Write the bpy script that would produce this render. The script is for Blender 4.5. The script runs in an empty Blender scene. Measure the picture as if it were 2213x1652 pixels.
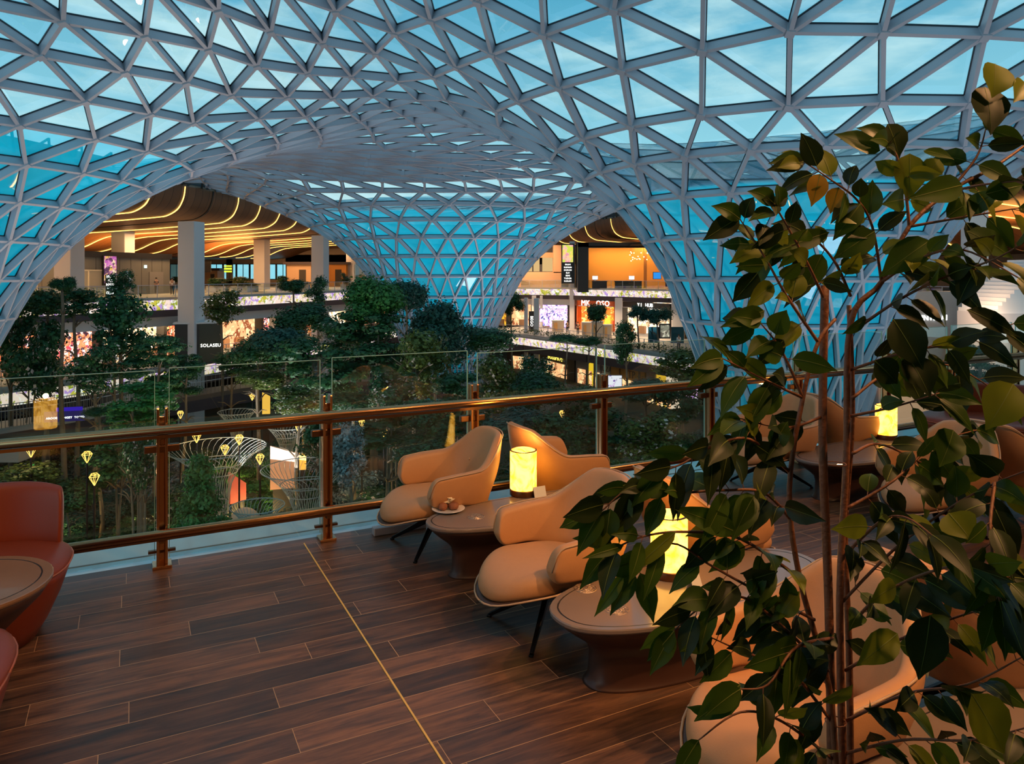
import bpy, bmesh, math, random
from mathutils import Vector, Matrix, noise
C = bpy.context.scene.collection
rnd = random.Random(7)
PI = math.pi
# ------------------------------------------------------------------ camera, world, exposure
EYE = 2.0; F = 1600.0; HX = 1106.5; HY = 590.0
cam_d = bpy.data.cameras.new('camera'); cam = bpy.data.objects.new('camera', cam_d); C.objects.link(cam)
cam.location = (0, 0, EYE); cam.rotation_euler = (PI/2, 0, 0)
cam_d.sensor_width = 36.0; cam_d.lens = 36.0*F/2213.0; cam_d.shift_y = -(826.0-HY)/2213.0
cam_d.clip_end = 600; cam_d.clip_start = 0.05
bpy.context.scene.camera = cam
cy = bpy.context.scene.cycles; cy.max_bounces = 7; cy.diffuse_bounces = 3; cy.glossy_bounces = 3; cy.transparent_max_bounces = 14; cy.sample_clamp_indirect = 4.0
vs = bpy.context.scene.view_settings
vs.view_transform = 'Standard'; vs.look = 'None'; vs.gamma = 1; vs.exposure = 0.0; vs.use_curve_mapping = False
world = bpy.data.worlds.new('dusk_sky'); bpy.context.scene.world = world; world.use_nodes = True
def sky():
    nt = world.node_tree; N = nt.nodes; L = nt.links; N.clear()
    out = N.new('ShaderNodeOutputWorld'); bg = N.new('ShaderNodeBackground'); L.new(bg.outputs[0], out.inputs[0])
    tc = N.new('ShaderNodeTexCoord'); sp = N.new('ShaderNodeSeparateXYZ'); L.new(tc.outputs['Generated'], sp.inputs[0])
    r = N.new('ShaderNodeValToRGB'); L.new(sp.outputs['Z'], r.inputs[0])
    e = r.color_ramp.elements
    e[0].position = 0.0; e[0].color = (0.36, 0.66, 0.74, 1)
    e[1].position = 0.75; e[1].color = (0.04, 0.24, 0.40, 1)
    a = e.new(0.16); a.color = (0.30, 0.66, 0.78, 1)
    a = e.new(0.36); a.color = (0.085, 0.39, 0.58, 1)
    mp = N.new('ShaderNodeMapping'); mp.inputs['Scale'].default_value = (2.4, 1.6, 8.0); mp.inputs['Rotation'].default_value = (0.2, 0.35, 0.5)
    L.new(tc.outputs['Generated'], mp.inputs[0])
    nz = N.new('ShaderNodeTexNoise'); nz.inputs['Scale'].default_value = 1.9; nz.inputs['Detail'].default_value = 7; nz.inputs['Roughness'].default_value = .58
    L.new(mp.outputs[0], nz.inputs['Vector'])
    cr = N.new('ShaderNodeValToRGB'); cr.color_ramp.elements[0].position = .44; cr.color_ramp.elements[1].position = .66
    L.new(nz.outputs[0], cr.inputs[0])
    mx = N.new('ShaderNodeMixRGB'); mx.inputs[2].default_value = (0.62, 0.88, 0.90, 1)
    ml = N.new('ShaderNodeMath'); ml.operation = 'MULTIPLY'; ml.inputs[1].default_value = .75
    L.new(cr.outputs[0], ml.inputs[0]); L.new(ml.outputs[0], mx.inputs[0]); L.new(r.outputs[0], mx.inputs[1])
    L.new(mx.outputs[0], bg.inputs[0]); bg.inputs[1].default_value = 1.28
sky()
# ------------------------------------------------------------------ large lights: the warm downlights of the lounge and of the concourses, plus added fill for the roof
def light(name, kind, loc, col, power, rot=(0,0,0), size=.3, sizey=None, spot=None, blend=.4):
    d = bpy.data.lights.new(name, kind); d.color = col; d.energy = power
    o = bpy.data.objects.new(name, d); C.objects.link(o); o.location = loc; o.rotation_euler = rot
    if kind == 'AREA':
        d.size = size
        if sizey: d.shape = 'RECTANGLE'; d.size_y = sizey
    elif kind == 'SPOT':
        d.shadow_soft_size = size; d.spot_size = spot or 1.2; d.spot_blend = blend
    else: d.shadow_soft_size = size
    return o
def aim(o, p):
    o.rotation_euler = (Vector(p)-o.location).to_track_quat('-Z', 'Y').to_euler()
WARM = (1.0, 0.50, 0.20)
for (x, y, z, tx, ty, pw, ang) in [(3.0, 1.6, 4.8, 0.2, 4.0, 540, 1.15), (5.6, 3.0, 4.8, 2.6, 5.2, 420, 1.25), (0.2, 0.3, 4.8, -1.2, 3.6, 190, 1.0),
                                   (2.4, 0.2, 4.8, 1.6, 2.3, 260, 1.0), (-2.6, 0.0, 4.8, -2.7, 3.6, 60, .95)]:
    l = light('lounge_downlight', 'SPOT', (x, y, z), WARM, pw, size=.06, spot=ang, blend=.6); aim(l, (tx, ty, 0))

for (x, y, z, pw, tx, ty, tz) in ((-12, 40, -8, 1500, -8, 42, 14), (2, 60, -8, 1000, -2, 56, 14), (14, 18, -6, 600, 12, 24, 12), (-22, 22, -8, 600, -20, 26, 12)):
    l = light('roof_beam_fill', 'AREA', (x, y, z), (.92, .90, .98), pw, size=6); aim(l, (tx, ty, tz))  # added fill from below, lightens the roof beams; no fixture stands here
# ------------------------------------------------------------------ helpers
def P(px, py, D): return Vector(((px-HX)/F*D, D, EYE+(HY-py)/F*D))
def X_(px, D): return (px-HX)/F*D
def Z_(py, D): return EYE+(HY-py)/F*D
def tag(o, label=None, cat=None, group=None, kind=None):
    if label: o['label'] = label
    if cat: o['category'] = cat
    if group: o['group'] = group
    if kind: o['kind'] = kind
    return o
def empty(name, loc, rz=0.0, label=None, cat=None, group=None):
    o = bpy.data.objects.new(name, None); C.objects.link(o); o.location = loc; o.rotation_euler = (0, 0, rz)
    return tag(o, label, cat, group)
class MB:
    def __init__(s): s.v = []; s.f = []; s.m = []; s.uv = {}
    def add(s, vs_, fs, mi=0):
        b = len(s.v); s.v += [tuple(v) for v in vs_]
        s.f += [tuple(b+i for i in f) for f in fs]; s.m += [mi]*len(fs); return b
    def box(s, c, d, rz=0.0, mi=0, M=None):
        x, y, z = d[0]/2, d[1]/2, d[2]/2; cs, sn = math.cos(rz), math.sin(rz)
        vs_ = []
        for sx, sy, sz in ((-1,-1,-1),(1,-1,-1),(1,1,-1),(-1,1,-1),(-1,-1,1),(1,-1,1),(1,1,1),(-1,1,1)):
            a, b = sx*x, sy*y
            vs_.append((c[0]+a*cs-b*sn, c[1]+a*sn+b*cs, c[2]+sz*z))
        s.add(vs_, [(0,3,2,1),(4,5,6,7),(0,1,5,4),(1,2,6,5),(2,3,7,6),(3,0,4,7)], mi); return s
    def bar(s, p, q, w, h, up=(0,0,1), off=0.0, mi=0, w2=None, h2=None):
        p = Vector(p); q = Vector(q); d = q-p
        if d.length < 1e-6: return s
        d.normalize(); u = Vector(up); sd = d.cross(u)
        if sd.length < 1e-4: sd = d.cross(Vector((1,0,0)))
        sd.normalize(); u = sd.cross(d).normalized(); w2 = w2 or w; h2 = h2 or h
        vs_ = []
        for (pt, ww, hh) in ((p, w, h), (q, w2, h2)):
            for a, b in ((-1,-1),(1,-1),(1,1),(-1,1)): vs_.append(pt+sd*(a*ww/2)+u*(b*hh/2+off))
        s.add(vs_, [(0,1,2,3),(7,6,5,4),(0,4,5,1),(1,5,6,2),(2,6,7,3),(3,7,4,0)], mi); return s
    def tube(s, pts, r, n=8, mi=0, cap=True):
        pts = [Vector(p) for p in pts]; k = len(pts)
        rr = r if isinstance(r, (list, tuple)) else [r]*k
        vs_ = []; ref = None
        for i, p in enumerate(pts):
            t = (pts[min(i+1, k-1)]-pts[max(i-1, 0)]).normalized()
            if ref is None:
                ref = t.cross(Vector((0,0,1)))
                if ref.length < .01: ref = t.cross(Vector((1,0,0)))
            a = (ref - t*ref.dot(t)).normalized(); b = t.cross(a); ref = a
            for j in range(n):
                an = 2*PI*j/n; vs_.append(p+(a*math.cos(an)+b*math.sin(an))*rr[i])
        fs = []
        for i in range(k-1):
            for j in range(n):
                j2 = (j+1) % n; fs.append((i*n+j, i*n+j2, (i+1)*n+j2, (i+1)*n+j))
        if cap: fs.append(tuple(range(n-1, -1, -1))); fs.append(tuple((k-1)*n+j for j in range(n)))
        s.add(vs_, fs, mi); return s
    def lathe(s, prof, c=(0,0,0), n=24, sx=1.0, sy=1.0, mi=0, capb=True, capt=True, rz=0):
        vs_ = []
        for (r, z) in prof:
            for j in range(n):
                a = 2*PI*j/n+rz; vs_.append((c[0]+r*sx*math.cos(a), c[1]+r*sy*math.sin(a), c[2]+z))
        fs = []
        for i in range(len(prof)-1):
            for j in range(n):
                j2 = (j+1) % n; fs.append((i*n+j, i*n+j2, (i+1)*n+j2, (i+1)*n+j))
        if capb: fs.append(tuple(range(n-1, -1, -1)))
        if capt: fs.append(tuple((len(prof)-1)*n+j for j in range(n)))
        s.add(vs_, fs, mi); return s
    def grid(s, rows, mi=0, closeu=False):
        n = len(rows[0]); vs_ = [p for r_ in rows for p in r_]; fs = []
        for i in range(len(rows)-1):
            for j in range(n if closeu else n-1):
                j2 = (j+1) % n; fs.append((i*n+j, i*n+j2, (i+1)*n+j2, (i+1)*n+j))
        s.add(vs_, fs, mi); return s
    def quad(s, a, b, c, d, mi=0): s.add([a, b, c, d], [(0,1,2,3)], mi); return s
    def prism(s, poly, z0, z1, mi=0):
        n = len(poly); vs_ = [(p[0], p[1], z0) for p in poly]+[(p[0], p[1], z1) for p in poly]
        fs = [tuple(range(n-1,-1,-1)), tuple(range(n, 2*n))]+[(i, (i+1) % n, n+(i+1) % n, n+i) for i in range(n)]
        s.add(vs_, fs, mi); return s
    def mesh(s, name, mats, smooth=False):
        me = bpy.data.meshes.new(name); me.from_pydata(s.v, [], s.f)
        if not isinstance(mats, (list, tuple)): mats = [mats]
        for m in mats: me.materials.append(m)
        if len(mats) > 1: me.polygons.foreach_set('material_index', s.m)
        if smooth: me.polygons.foreach_set('use_smooth', [True]*len(me.polygons))
        me.update(); return me
    def build(s, name, mats, parent=None, smooth=False, fix=False):
        me = s.mesh(name, mats, smooth)
        if fix:
            bm = bmesh.new(); bm.from_mesh(me); bmesh.ops.recalc_face_normals(bm, faces=bm.faces); bm.to_mesh(me); bm.free()
        o = bpy.data.objects.new(name, me); C.objects.link(o)
        if parent: o.parent = parent
        return o
def subsurf(o, n=2):
    m = o.modifiers.new('sub', 'SUBSURF'); m.levels = n; m.render_levels = n; return o
def bevel(o, w=.01, n=2):
    m = o.modifiers.new('bev', 'BEVEL'); m.width = w; m.segments = n; m.limit_method = 'ANGLE'; return o
ORD = ['first','second','third','fourth','fifth','sixth','seventh','eighth','ninth','tenth','eleventh','twelfth','thirteenth','fourteenth','fifteenth','sixteenth','seventeenth','eighteenth','nineteenth','twentieth','twenty-first','twenty-second','twenty-third','twenty-fourth','twenty-fifth']
def px_of(p): return HX+F*p[0]/p[1] if p[1] > 1 else -9999
def struct(o, name=None): o['kind'] = 'structure'; return o
def kids(o): return [c for c in list(bpy.data.objects) if c.parent == o]
CH = {}
def dup(root, loc, rz=None, label=None, group=None, scale=None):
    if root.name not in CH: CH[root.name] = [(c, kids(c)) for c in kids(root)]
    r = root.copy(); C.objects.link(r); r.location = loc
    if rz is not None: r.rotation_euler = (0, 0, rz)
    if scale: r.scale = scale
    if label: r['label'] = label
    if group: r['group'] = group
    for c, gs in CH[root.name]:
        d = c.copy(); C.objects.link(d); d.parent = r
        for g in gs:
            e = g.copy(); C.objects.link(e); e.parent = d
    return r
# ------------------------------------------------------------------ materials
MATS = {}
def mat(name, col=(.5,.5,.5), rough=.5, metal=0.0, emit=None, es=0.0, spec=.5, coat=0.0, bump=0.0, bscale=40.0, var=0.0, vscale=6.0, alpha=None, trans=None, sheen=0):
    if name in MATS: return MATS[name]
    m = bpy.data.materials.new(name); m.use_nodes = True; nt = m.node_tree; b = nt.nodes['Principled BSDF']; L = nt.links
    b.inputs['Base Color'].default_value = (*col, 1); b.inputs['Roughness'].default_value = rough; b.inputs['Metallic'].default_value = metal
    b.inputs['Specular IOR Level'].default_value = spec
    if coat: b.inputs['Coat Weight'].default_value = coat; b.inputs['Coat Roughness'].default_value = .08
    if emit: b.inputs['Emission Color'].default_value = (*emit, 1); b.inputs['Emission Strength'].default_value = es
    if bump or var:
        tc = nt.nodes.new('ShaderNodeTexCoord')
    if bump:
        nz = nt.nodes.new('ShaderNodeTexNoise'); nz.inputs['Scale'].default_value = bscale; nz.inputs['Detail'].default_value = 4
        L.new(tc.outputs['Object'], nz.inputs['Vector'])
        bp = nt.nodes.new('ShaderNodeBump'); bp.inputs['Strength'].default_value = bump; bp.inputs['Distance'].default_value = .01
        L.new(nz.outputs[0], bp.inputs['Height']); L.new(bp.outputs[0], b.inputs['Normal'])
    if var:
        nz = nt.nodes.new('ShaderNodeTexNoise'); nz.inputs['Scale'].default_value = vscale; nz.inputs['Detail'].default_value = 5
        L.new(tc.outputs['Object'], nz.inputs['Vector'])
        mx = nt.nodes.new('ShaderNodeMixRGB'); mx.inputs[1].default_value = (*[c*(1-var) for c in col], 1); mx.inputs[2].default_value = (*[min(1, c*(1+var)) for c in col], 1)
        L.new(nz.outputs[0], mx.inputs[0]); L.new(mx.outputs[0], b.inputs['Base Color'])
    MATS[name] = m; return m
def emis(name, col, s):
    if name in MATS: return MATS[name]
    m = bpy.data.materials.new(name); m.use_nodes = True; nt = m.node_tree; nt.nodes.clear()
    o = nt.nodes.new('ShaderNodeOutputMaterial'); e = nt.nodes.new('ShaderNodeEmission'); e.inputs[0].default_value = (*col, 1); e.inputs[1].default_value = s
    nt.links.new(e.outputs[0], o.inputs[0]); MATS[name] = m; return m
def screen_mat(name, base, cols, s, scale=.6, thr=.52, stretch=(1,1,1), vor=False):
    """a lit picture: base colour with blotches of other colours"""
    if name in MATS: return MATS[name]
    m = bpy.data.materials.new(name); m.use_nodes = True; nt = m.node_tree; N = nt.nodes; L = nt.links; N.clear()
    o = N.new('ShaderNodeOutputMaterial'); e = N.new('ShaderNodeEmission'); e.inputs[1].default_value = s; L.new(e.outputs[0], o.inputs[0])
    tc = N.new('ShaderNodeTexCoord'); mp = N.new('ShaderNodeMapping'); mp.inputs['Scale'].default_value = stretch; L.new(tc.outputs['Object'], mp.inputs[0])
    prev = None
    for i, c in enumerate(cols):
        if vor:
            nz = N.new('ShaderNodeTexVoronoi'); nz.inputs['Scale'].default_value = scale*(1+.6*i)
            L.new(mp.outputs[0], nz.inputs['Vector']); src = nz.outputs['Distance']
        else:
            nz = N.new('ShaderNodeTexNoise'); nz.inputs['Scale'].default_value = scale*(1+.45*i); nz.inputs['Detail'].default_value = 5; nz.inputs['Roughness'].default_value = .65
            mp2 = N.new('ShaderNodeMapping'); mp2.inputs['Location'].default_value = (13.7*i, 5.1*i, 3.3*i); L.new(mp.outputs[0], mp2.inputs[0])
            L.new(mp2.outputs[0], nz.inputs['Vector']); src = nz.outputs[0]
        cr = N.new('ShaderNodeValToRGB'); cr.color_ramp.elements[0].position = thr; cr.color_ramp.elements[1].position = thr+.035; L.new(src, cr.inputs[0])
        mx = N.new('ShaderNodeMixRGB'); L.new(cr.outputs[0], mx.inputs[0]); mx.inputs[2].default_value = (*c, 1)
        if prev: L.new(prev, mx.inputs[1])
        else: mx.inputs[1].default_value = (*base, 1)
        prev = mx.outputs[0]
    L.new(prev, e.inputs[0]); MATS[name] = m; return m
def glass_mat(name, tint, refl, gcol=(1,1,1), rough=.01, ior=1.5):
    if name in MATS: return MATS[name]
    m = bpy.data.materials.new(name); m.use_nodes = True; nt = m.node_tree; N = nt.nodes; L = nt.links; N.clear()
    o = N.new('ShaderNodeOutputMaterial'); t = N.new('ShaderNodeBsdfTransparent'); t.inputs[0].default_value = (*tint, 1)
    g = N.new('ShaderNodeBsdfGlossy'); g.inputs[0].default_value = (*gcol, 1); g.inputs['Roughness'].default_value = rough
    fr = N.new('ShaderNodeLayerWeight'); fr.inputs[0].default_value = .5
    pw = N.new('ShaderNodeMath'); pw.operation = 'POWER'; pw.inputs[1].default_value = 5.0; L.new(fr.outputs['Facing'], pw.inputs[0])
    ad = N.new('ShaderNodeMath'); ad.operation = 'MULTIPLY_ADD'; ad.use_clamp = True; ad.inputs[1].default_value = .9-refl; ad.inputs[2].default_value = refl; L.new(pw.outputs[0], ad.inputs[0])
    mx = N.new('ShaderNodeMixShader'); L.new(ad.outputs[0], mx.inputs[0]); L.new(t.outputs[0], mx.inputs[1]); L.new(g.outputs[0], mx.inputs[2]); L.new(mx.outputs[0], o.inputs[0])
    MATS[name] = m; return m
def uvmap(o, fn):
    me = o.data; uv = me.uv_layers.new(name='UVMap')
    for l in me.loops: uv.data[l.index].uv = fn(me.vertices[l.vertex_index].co)
M_steel = mat('roof_steel', (.46,.47,.54), .45, .0)
M_gasket = mat('roof_gasket', (.012,.02,.03), .5)
M_roofglass = glass_mat('roof_glass', (.94,.99,1.0), .20, (.78,.95,1.0))
def teal_sheen():  # teal put into the lower funnel panes, imitating sky reflected in far glass
    nt = M_roofglass.node_tree; N = nt.nodes; L = nt.links; o = [n for n in N if n.type == 'OUTPUT_MATERIAL'][0]; src = o.inputs[0].links[0].from_socket
    at = N.new('ShaderNodeAttribute'); at.attribute_name = 'teal_sheen'; mr = N.new('ShaderNodeMapRange'); mr.inputs[1].default_value = 0; mr.inputs[2].default_value = .12; mr.inputs[4].default_value = .62; L.new(at.outputs['Fac'], mr.inputs[0])
    tr = N.new('ShaderNodeBsdfTranslucent'); tr.inputs[0].default_value = (.02,.88,1.0,1); df = N.new('ShaderNodeBsdfDiffuse'); df.inputs[0].default_value = (.004,.30,.42,1)
    nz = N.new('ShaderNodeTexNoise'); nz.inputs['Scale'].default_value = .35; nz.inputs['Detail'].default_value = 4; g = N.new('ShaderNodeNewGeometry'); L.new(g.outputs['Position'], nz.inputs['Vector'])
    ad = N.new('ShaderNodeAddShader'); L.new(tr.outputs[0], ad.inputs[0]); L.new(df.outputs[0], ad.inputs[1])
    m2 = N.new('ShaderNodeMath'); m2.operation = 'MULTIPLY_ADD'; m2.inputs[1].default_value = .5; m2.inputs[2].default_value = .72; L.new(nz.outputs[0], m2.inputs[0])
    m3 = N.new('ShaderNodeMath'); m3.operation = 'MULTIPLY'; m3.use_clamp = True; L.new(m2.outputs[0], m3.inputs[0]); L.new(mr.outputs[0], m3.inputs[1])
    mx = N.new('ShaderNodeMixShader'); L.new(m3.outputs[0], mx.inputs[0]); L.new(src, mx.inputs[1]); L.new(ad.outputs[0], mx.inputs[2]); L.new(mx.outputs[0], o.inputs[0])
teal_sheen()
M_railglass = glass_mat('rail_glass', (.90,.95,.93), .065, (1,1,1), 0.0, 1.5)
M_farglass = glass_mat('balcony_glass', (.85,.92,.92), .05)
M_bronze = mat('polished_bronze', (.62,.33,.16), .24, 1.0)
M_bronzed = mat('dark_bronze', (.20,.10,.055), .38, 1.0)
M_white = mat('white_plaster', (.72,.72,.74), .6)
M_col = mat('column_paint', (.66,.64,.66), .6)
M_slabdark = mat('dark_fascia', (.05,.035,.045), .5)
M_slab = mat('slab_edge', (.42,.40,.38), .6)
M_black = mat('black_panel', (.012,.012,.014), .4)
M_dark = mat('dark_wall', (.04,.035,.03), .6)
M_grey = mat('grey_cladding', (.17,.17,.155), .55, var=.08, vscale=.5)
M_led = emis('led_amber', (1.0,.52,.10), 5.0)
M_tan = mat('tan_leather', (.56,.275,.118), .48, bump=.12, bscale=260, var=.05, vscale=30)
M_tanshell = mat('tan_leather_shell', (.44,.23,.105), .5, bump=.12, bscale=260)
M_piping = mat('piping', (.55,.36,.22), .5)
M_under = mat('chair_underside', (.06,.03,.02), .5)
M_red = mat('rust_leather', (.24,.040,.014), .42, bump=.1, bscale=240)
M_redp = mat('rust_piping', (.42,.12,.06), .45)
M_iron = mat('black_iron', (.015,.014,.016), .35, .8)
M_tabletop = mat('table_stone_veneer', (.22,.17,.15), .22, 0, var=.12, vscale=5, coat=.35)
M_tablebody = mat('table_dark_wood', (.055,.024,.017), .35, var=.2, vscale=8)
M_inlay = mat('brass_inlay', (.5,.38,.30), .35, .8)
M_ledge = mat('pale_stone_ledge', (.62,.66,.68), .12, 0, coat=.5, var=.05)
# ------------------------------------------------------------------ building lines of the hall
def smooth(x): x = max(0.0, min(1.0, x)); return x*x*(3-2*x)
dL = Vector((.1705, .9854, 0)); nL = Vector((-.9854, .1705, 0))
dR = Vector((-.338, .941, 0)); nR = Vector((.941, .338, 0))
def Lp(Y, w, z): return Vector((-40+.173*Y, Y, EYE+z))+nL*w
def Rp(Y, w, z): return Vector((15.3+.359*(100-Y), Y, EYE+z))+nR*w
# ------------------------------------------------------------------ glass gridshell roof with its three funnels
def gridshell():
    prof = [(2.2,-14.2),(2.45,-10),(2.75,-8),(3.3,-5.5),(3.8,-4),(4.4,-2.3),(4.9,-1),(5.3,0),(6.0,1.2),(6.6,2.1),(7.3,3),(8.6,4.15),(9.6,4.9),(10.8,5.6),(13,6.9),(15,7.9),(18,9.1),(22,10.3),(28,11.5),(40,12.6),(90,13.2)]
    def f(r):
        if r <= prof[0][0]: return prof[0][1]
        for (a, za), (b, zb) in zip(prof, prof[1:]):
            if r <= b: return za+(zb-za)*(r-a)/(b-a)
        return prof[-1][1]
    s = 2.75
    A1 = Vector((0, s)); A2 = Vector((s*.8660254, s*.5)); O = Vector((12.6, 34.0))
    fun = [((0, 0), 1.0, -20.0, 4), ((18, -8), 1.40, 30.0, 5), ((9, -18), 1.34, 24.0, 5)]; ZL = [3.4, 5.1, 5.7]
    # node (i,j) -> O + i*A1 + j*A2
    def pos(i, j): return O+A1*i+A2*j
    ctr = [pos(*c) for c, _, _, _ in fun]
    # rings down the funnel by arc length
    pr = [p for p in prof if p[0] <= 10.8]; pr = pr[::-1]; ring = []; acc = 0; step = 2.05*(1.0 if True else 1); nxt = step
    for (a, za), (b, zb) in zip(pr, pr[1:]):
        d = math.hypot(a-b, za-zb)
        while acc+d >= nxt:
            t = (nxt-acc)/d; ring.append((a+(b-a)*t, za+(zb-za)*t)); nxt += step
        acc += d
    def distL(p): return (p.x-(-40+.173*p.y))*.985
    def distR(p): return ((15.3+.359*(100-p.y))-p.x)*.941
    def zS(p):
        zs = [f((p-c).length/k) for c, (_, k, _, _) in zip(ctr, fun)]
        d = min(distL(p), distR(p), 124-p.y)
        zs.append(8.35+5.5*(1-math.exp(-max(0, d)/6.5)))
        kk = .45; m = min(zs); return m-kk*math.log(sum(math.exp(-(z-m)/kk) for z in zs))+kk*.3
    V = []; idx = {}
    def addv(key, p, z): idx[key] = len(V); V.append((p.x, p.y, EYE+z))
    def hexd(i, j): return max(abs(i), abs(j), abs(i+j))
    for i in range(-50, 60):
        for j in range(-26, 20):
            p = pos(i, j)
            if p.y < -8 or p.y > 126: continue
            skip = False; p0 = p.copy(); p = p.copy()
            for q, ((ci, cj), k, rot, K0) in enumerate(fun):
                di, dj = i-ci, j-cj; h = hexd(di, dj)
                if h < K0: skip = True; break
                v = p0-ctr[q]; d = v.length; v0 = v.copy()
                if h <= K0+4:
                    w = [1, .75, .5, .25, .1][h-K0]; R = 10.6*k+(h-K0)*s*.95
                    ang = math.atan2(v.y, v.x); v = Vector((math.cos(ang), math.sin(ang)))*(d*(1-w)+R*w)
                    if h == K0:
                        st = PI/(3*K0); n = round((ang-PI/6)/st); an = PI/6+n*st; v = Vector((math.cos(an), math.sin(an)))*R
                an = math.radians(rot)*smooth((31-d)/18.0)
                v = Vector((v.x*math.cos(an)-v.y*math.sin(an), v.x*math.sin(an)+v.y*math.cos(an)))
                p += v-v0
            if skip: continue
            if distL(p) < -.9 or distR(p) < -.9: continue
            addv((i, j), p, zS(p))
    faces = []
    for (i, j) in list(idx):
        a = idx.get((i, j)); b = idx.get((i+1, j)); c = idx.get((i, j+1)); d = idx.get((i+1, j-1))
        if a is not None and b is not None and c is not None: faces.append((a, c, b))
        if a is not None and b is not None and d is not None: faces.append((a, b, d))
    for q, ((ci, cj), k, rot, K0) in enumerate(fun):
        r4 = []; n = 6*K0; st = 2*PI/n
        for di in range(-K0, K0+1):
            for dj in range(-K0, K0+1):
                if hexd(di, dj) == K0 and (ci+di, cj+dj) in idx:
                    ii = idx[(ci+di, cj+dj)]; v = Vector(V[ii][:2])-ctr[q]; r4.append((math.atan2(v.y, v.x), ii))
        r4.sort(); base = r4[0][0]
        if len(r4) == n: prev = [x[1] for x in r4]
        else:     # the funnel beside the concourse edge: its ring is cut by the edge, so rebuild the missing nodes
            got = {round(((a-base) % (2*PI))/st) % n: ii for a, ii in r4}; prev = []
            for m in range(n):
                if m in got: prev.append(got[m])
                else:
                    an = base+m*st; V.append((ctr[q].x+10.6*k*math.cos(an), ctr[q].y+10.6*k*math.sin(an), EYE+5.5)); prev.append(len(V)-1)
        off = base
        for t, (r, z) in enumerate(ring):
            off += st/2; cur = []
            for m in range(n):
                an = off+m*st; V.append((ctr[q].x+r*k*math.cos(an), ctr[q].y+r*k*math.sin(an), EYE+z)); cur.append(len(V)-1)
            for m in range(n):
                m2 = (m+1) % n
                faces.append((prev[m], prev[m2], cur[m])); faces.append((cur[m], prev[m2], cur[m2]))
            prev = cur
    me = bpy.data.meshes.new('ceiling'); me.from_pydata(V, [], faces); bm = bmesh.new(); bm.from_mesh(me)
    bmesh.ops.recalc_face_normals(bm, faces=bm.faces)
    up = sum(fc.normal.z for fc in bm.faces)
    if up < 0: bmesh.ops.reverse_faces(bm, faces=bm.faces)
    bm.normal_update(); beams = MB(); gk = MB()
    for e in bm.edges:
        n = Vector((0,0,0))
        for fc in e.link_faces: n += fc.normal
        if n.length < .01: continue
        n.normalize(); a, b = e.verts[0].co, e.verts[1].co; mid = (a+b)/2
        dc = min(((Vector((mid.x, mid.y))-c).length) for c in ctr); k = 1.0 if dc > 9 else .62+.38*dc/9
        beams.bar(a, b, .13*k, .34*k, n, -.20*k); gk.bar(a, b, .18*k, .05, n, -.025)
    for v in bm.verts:
        n = v.normal; w = v.co-n*.24
        dc = min(((Vector((v.co.x, v.co.y))-c).length) for c in ctr); k = 1.0 if dc > 9 else .5+.5*dc/9
        beams.bar(v.co-n*.02*k, v.co-n*.42*k, .26*k, .26*k, (1,0,0) if abs(n.x) < .8 else (0,1,0))
    bm.to_mesh(me); bm.free(); me.materials.append(M_roofglass)
    at = me.attributes.new('teal_sheen', 'FLOAT', 'POINT')
    for v in me.vertices:
        p = Vector((v.co.x, v.co.y)); ds = [(p-c).length for c in ctr]; q = ds.index(min(ds)); at.data[v.index].value = ZL[q]+EYE-v.co.z
    o = bpy.data.objects.new('ceiling', me); C.objects.link(o); struct(o)
    b = beams.build('trim_1', M_steel); struct(b); g = gk.build('trim_2', M_gasket); struct(g)
    for c, (_, k, _, _) in zip(ctr, fun):   # concrete ring each funnel stands on
        m = MB(); m.lathe([(3.0*k, 0), (3.0*k, .5), (2.7*k, .7)], (c.x, c.y, -11.8), 32); struct(m.build('trim_3', M_white))
gridshell()

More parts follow.
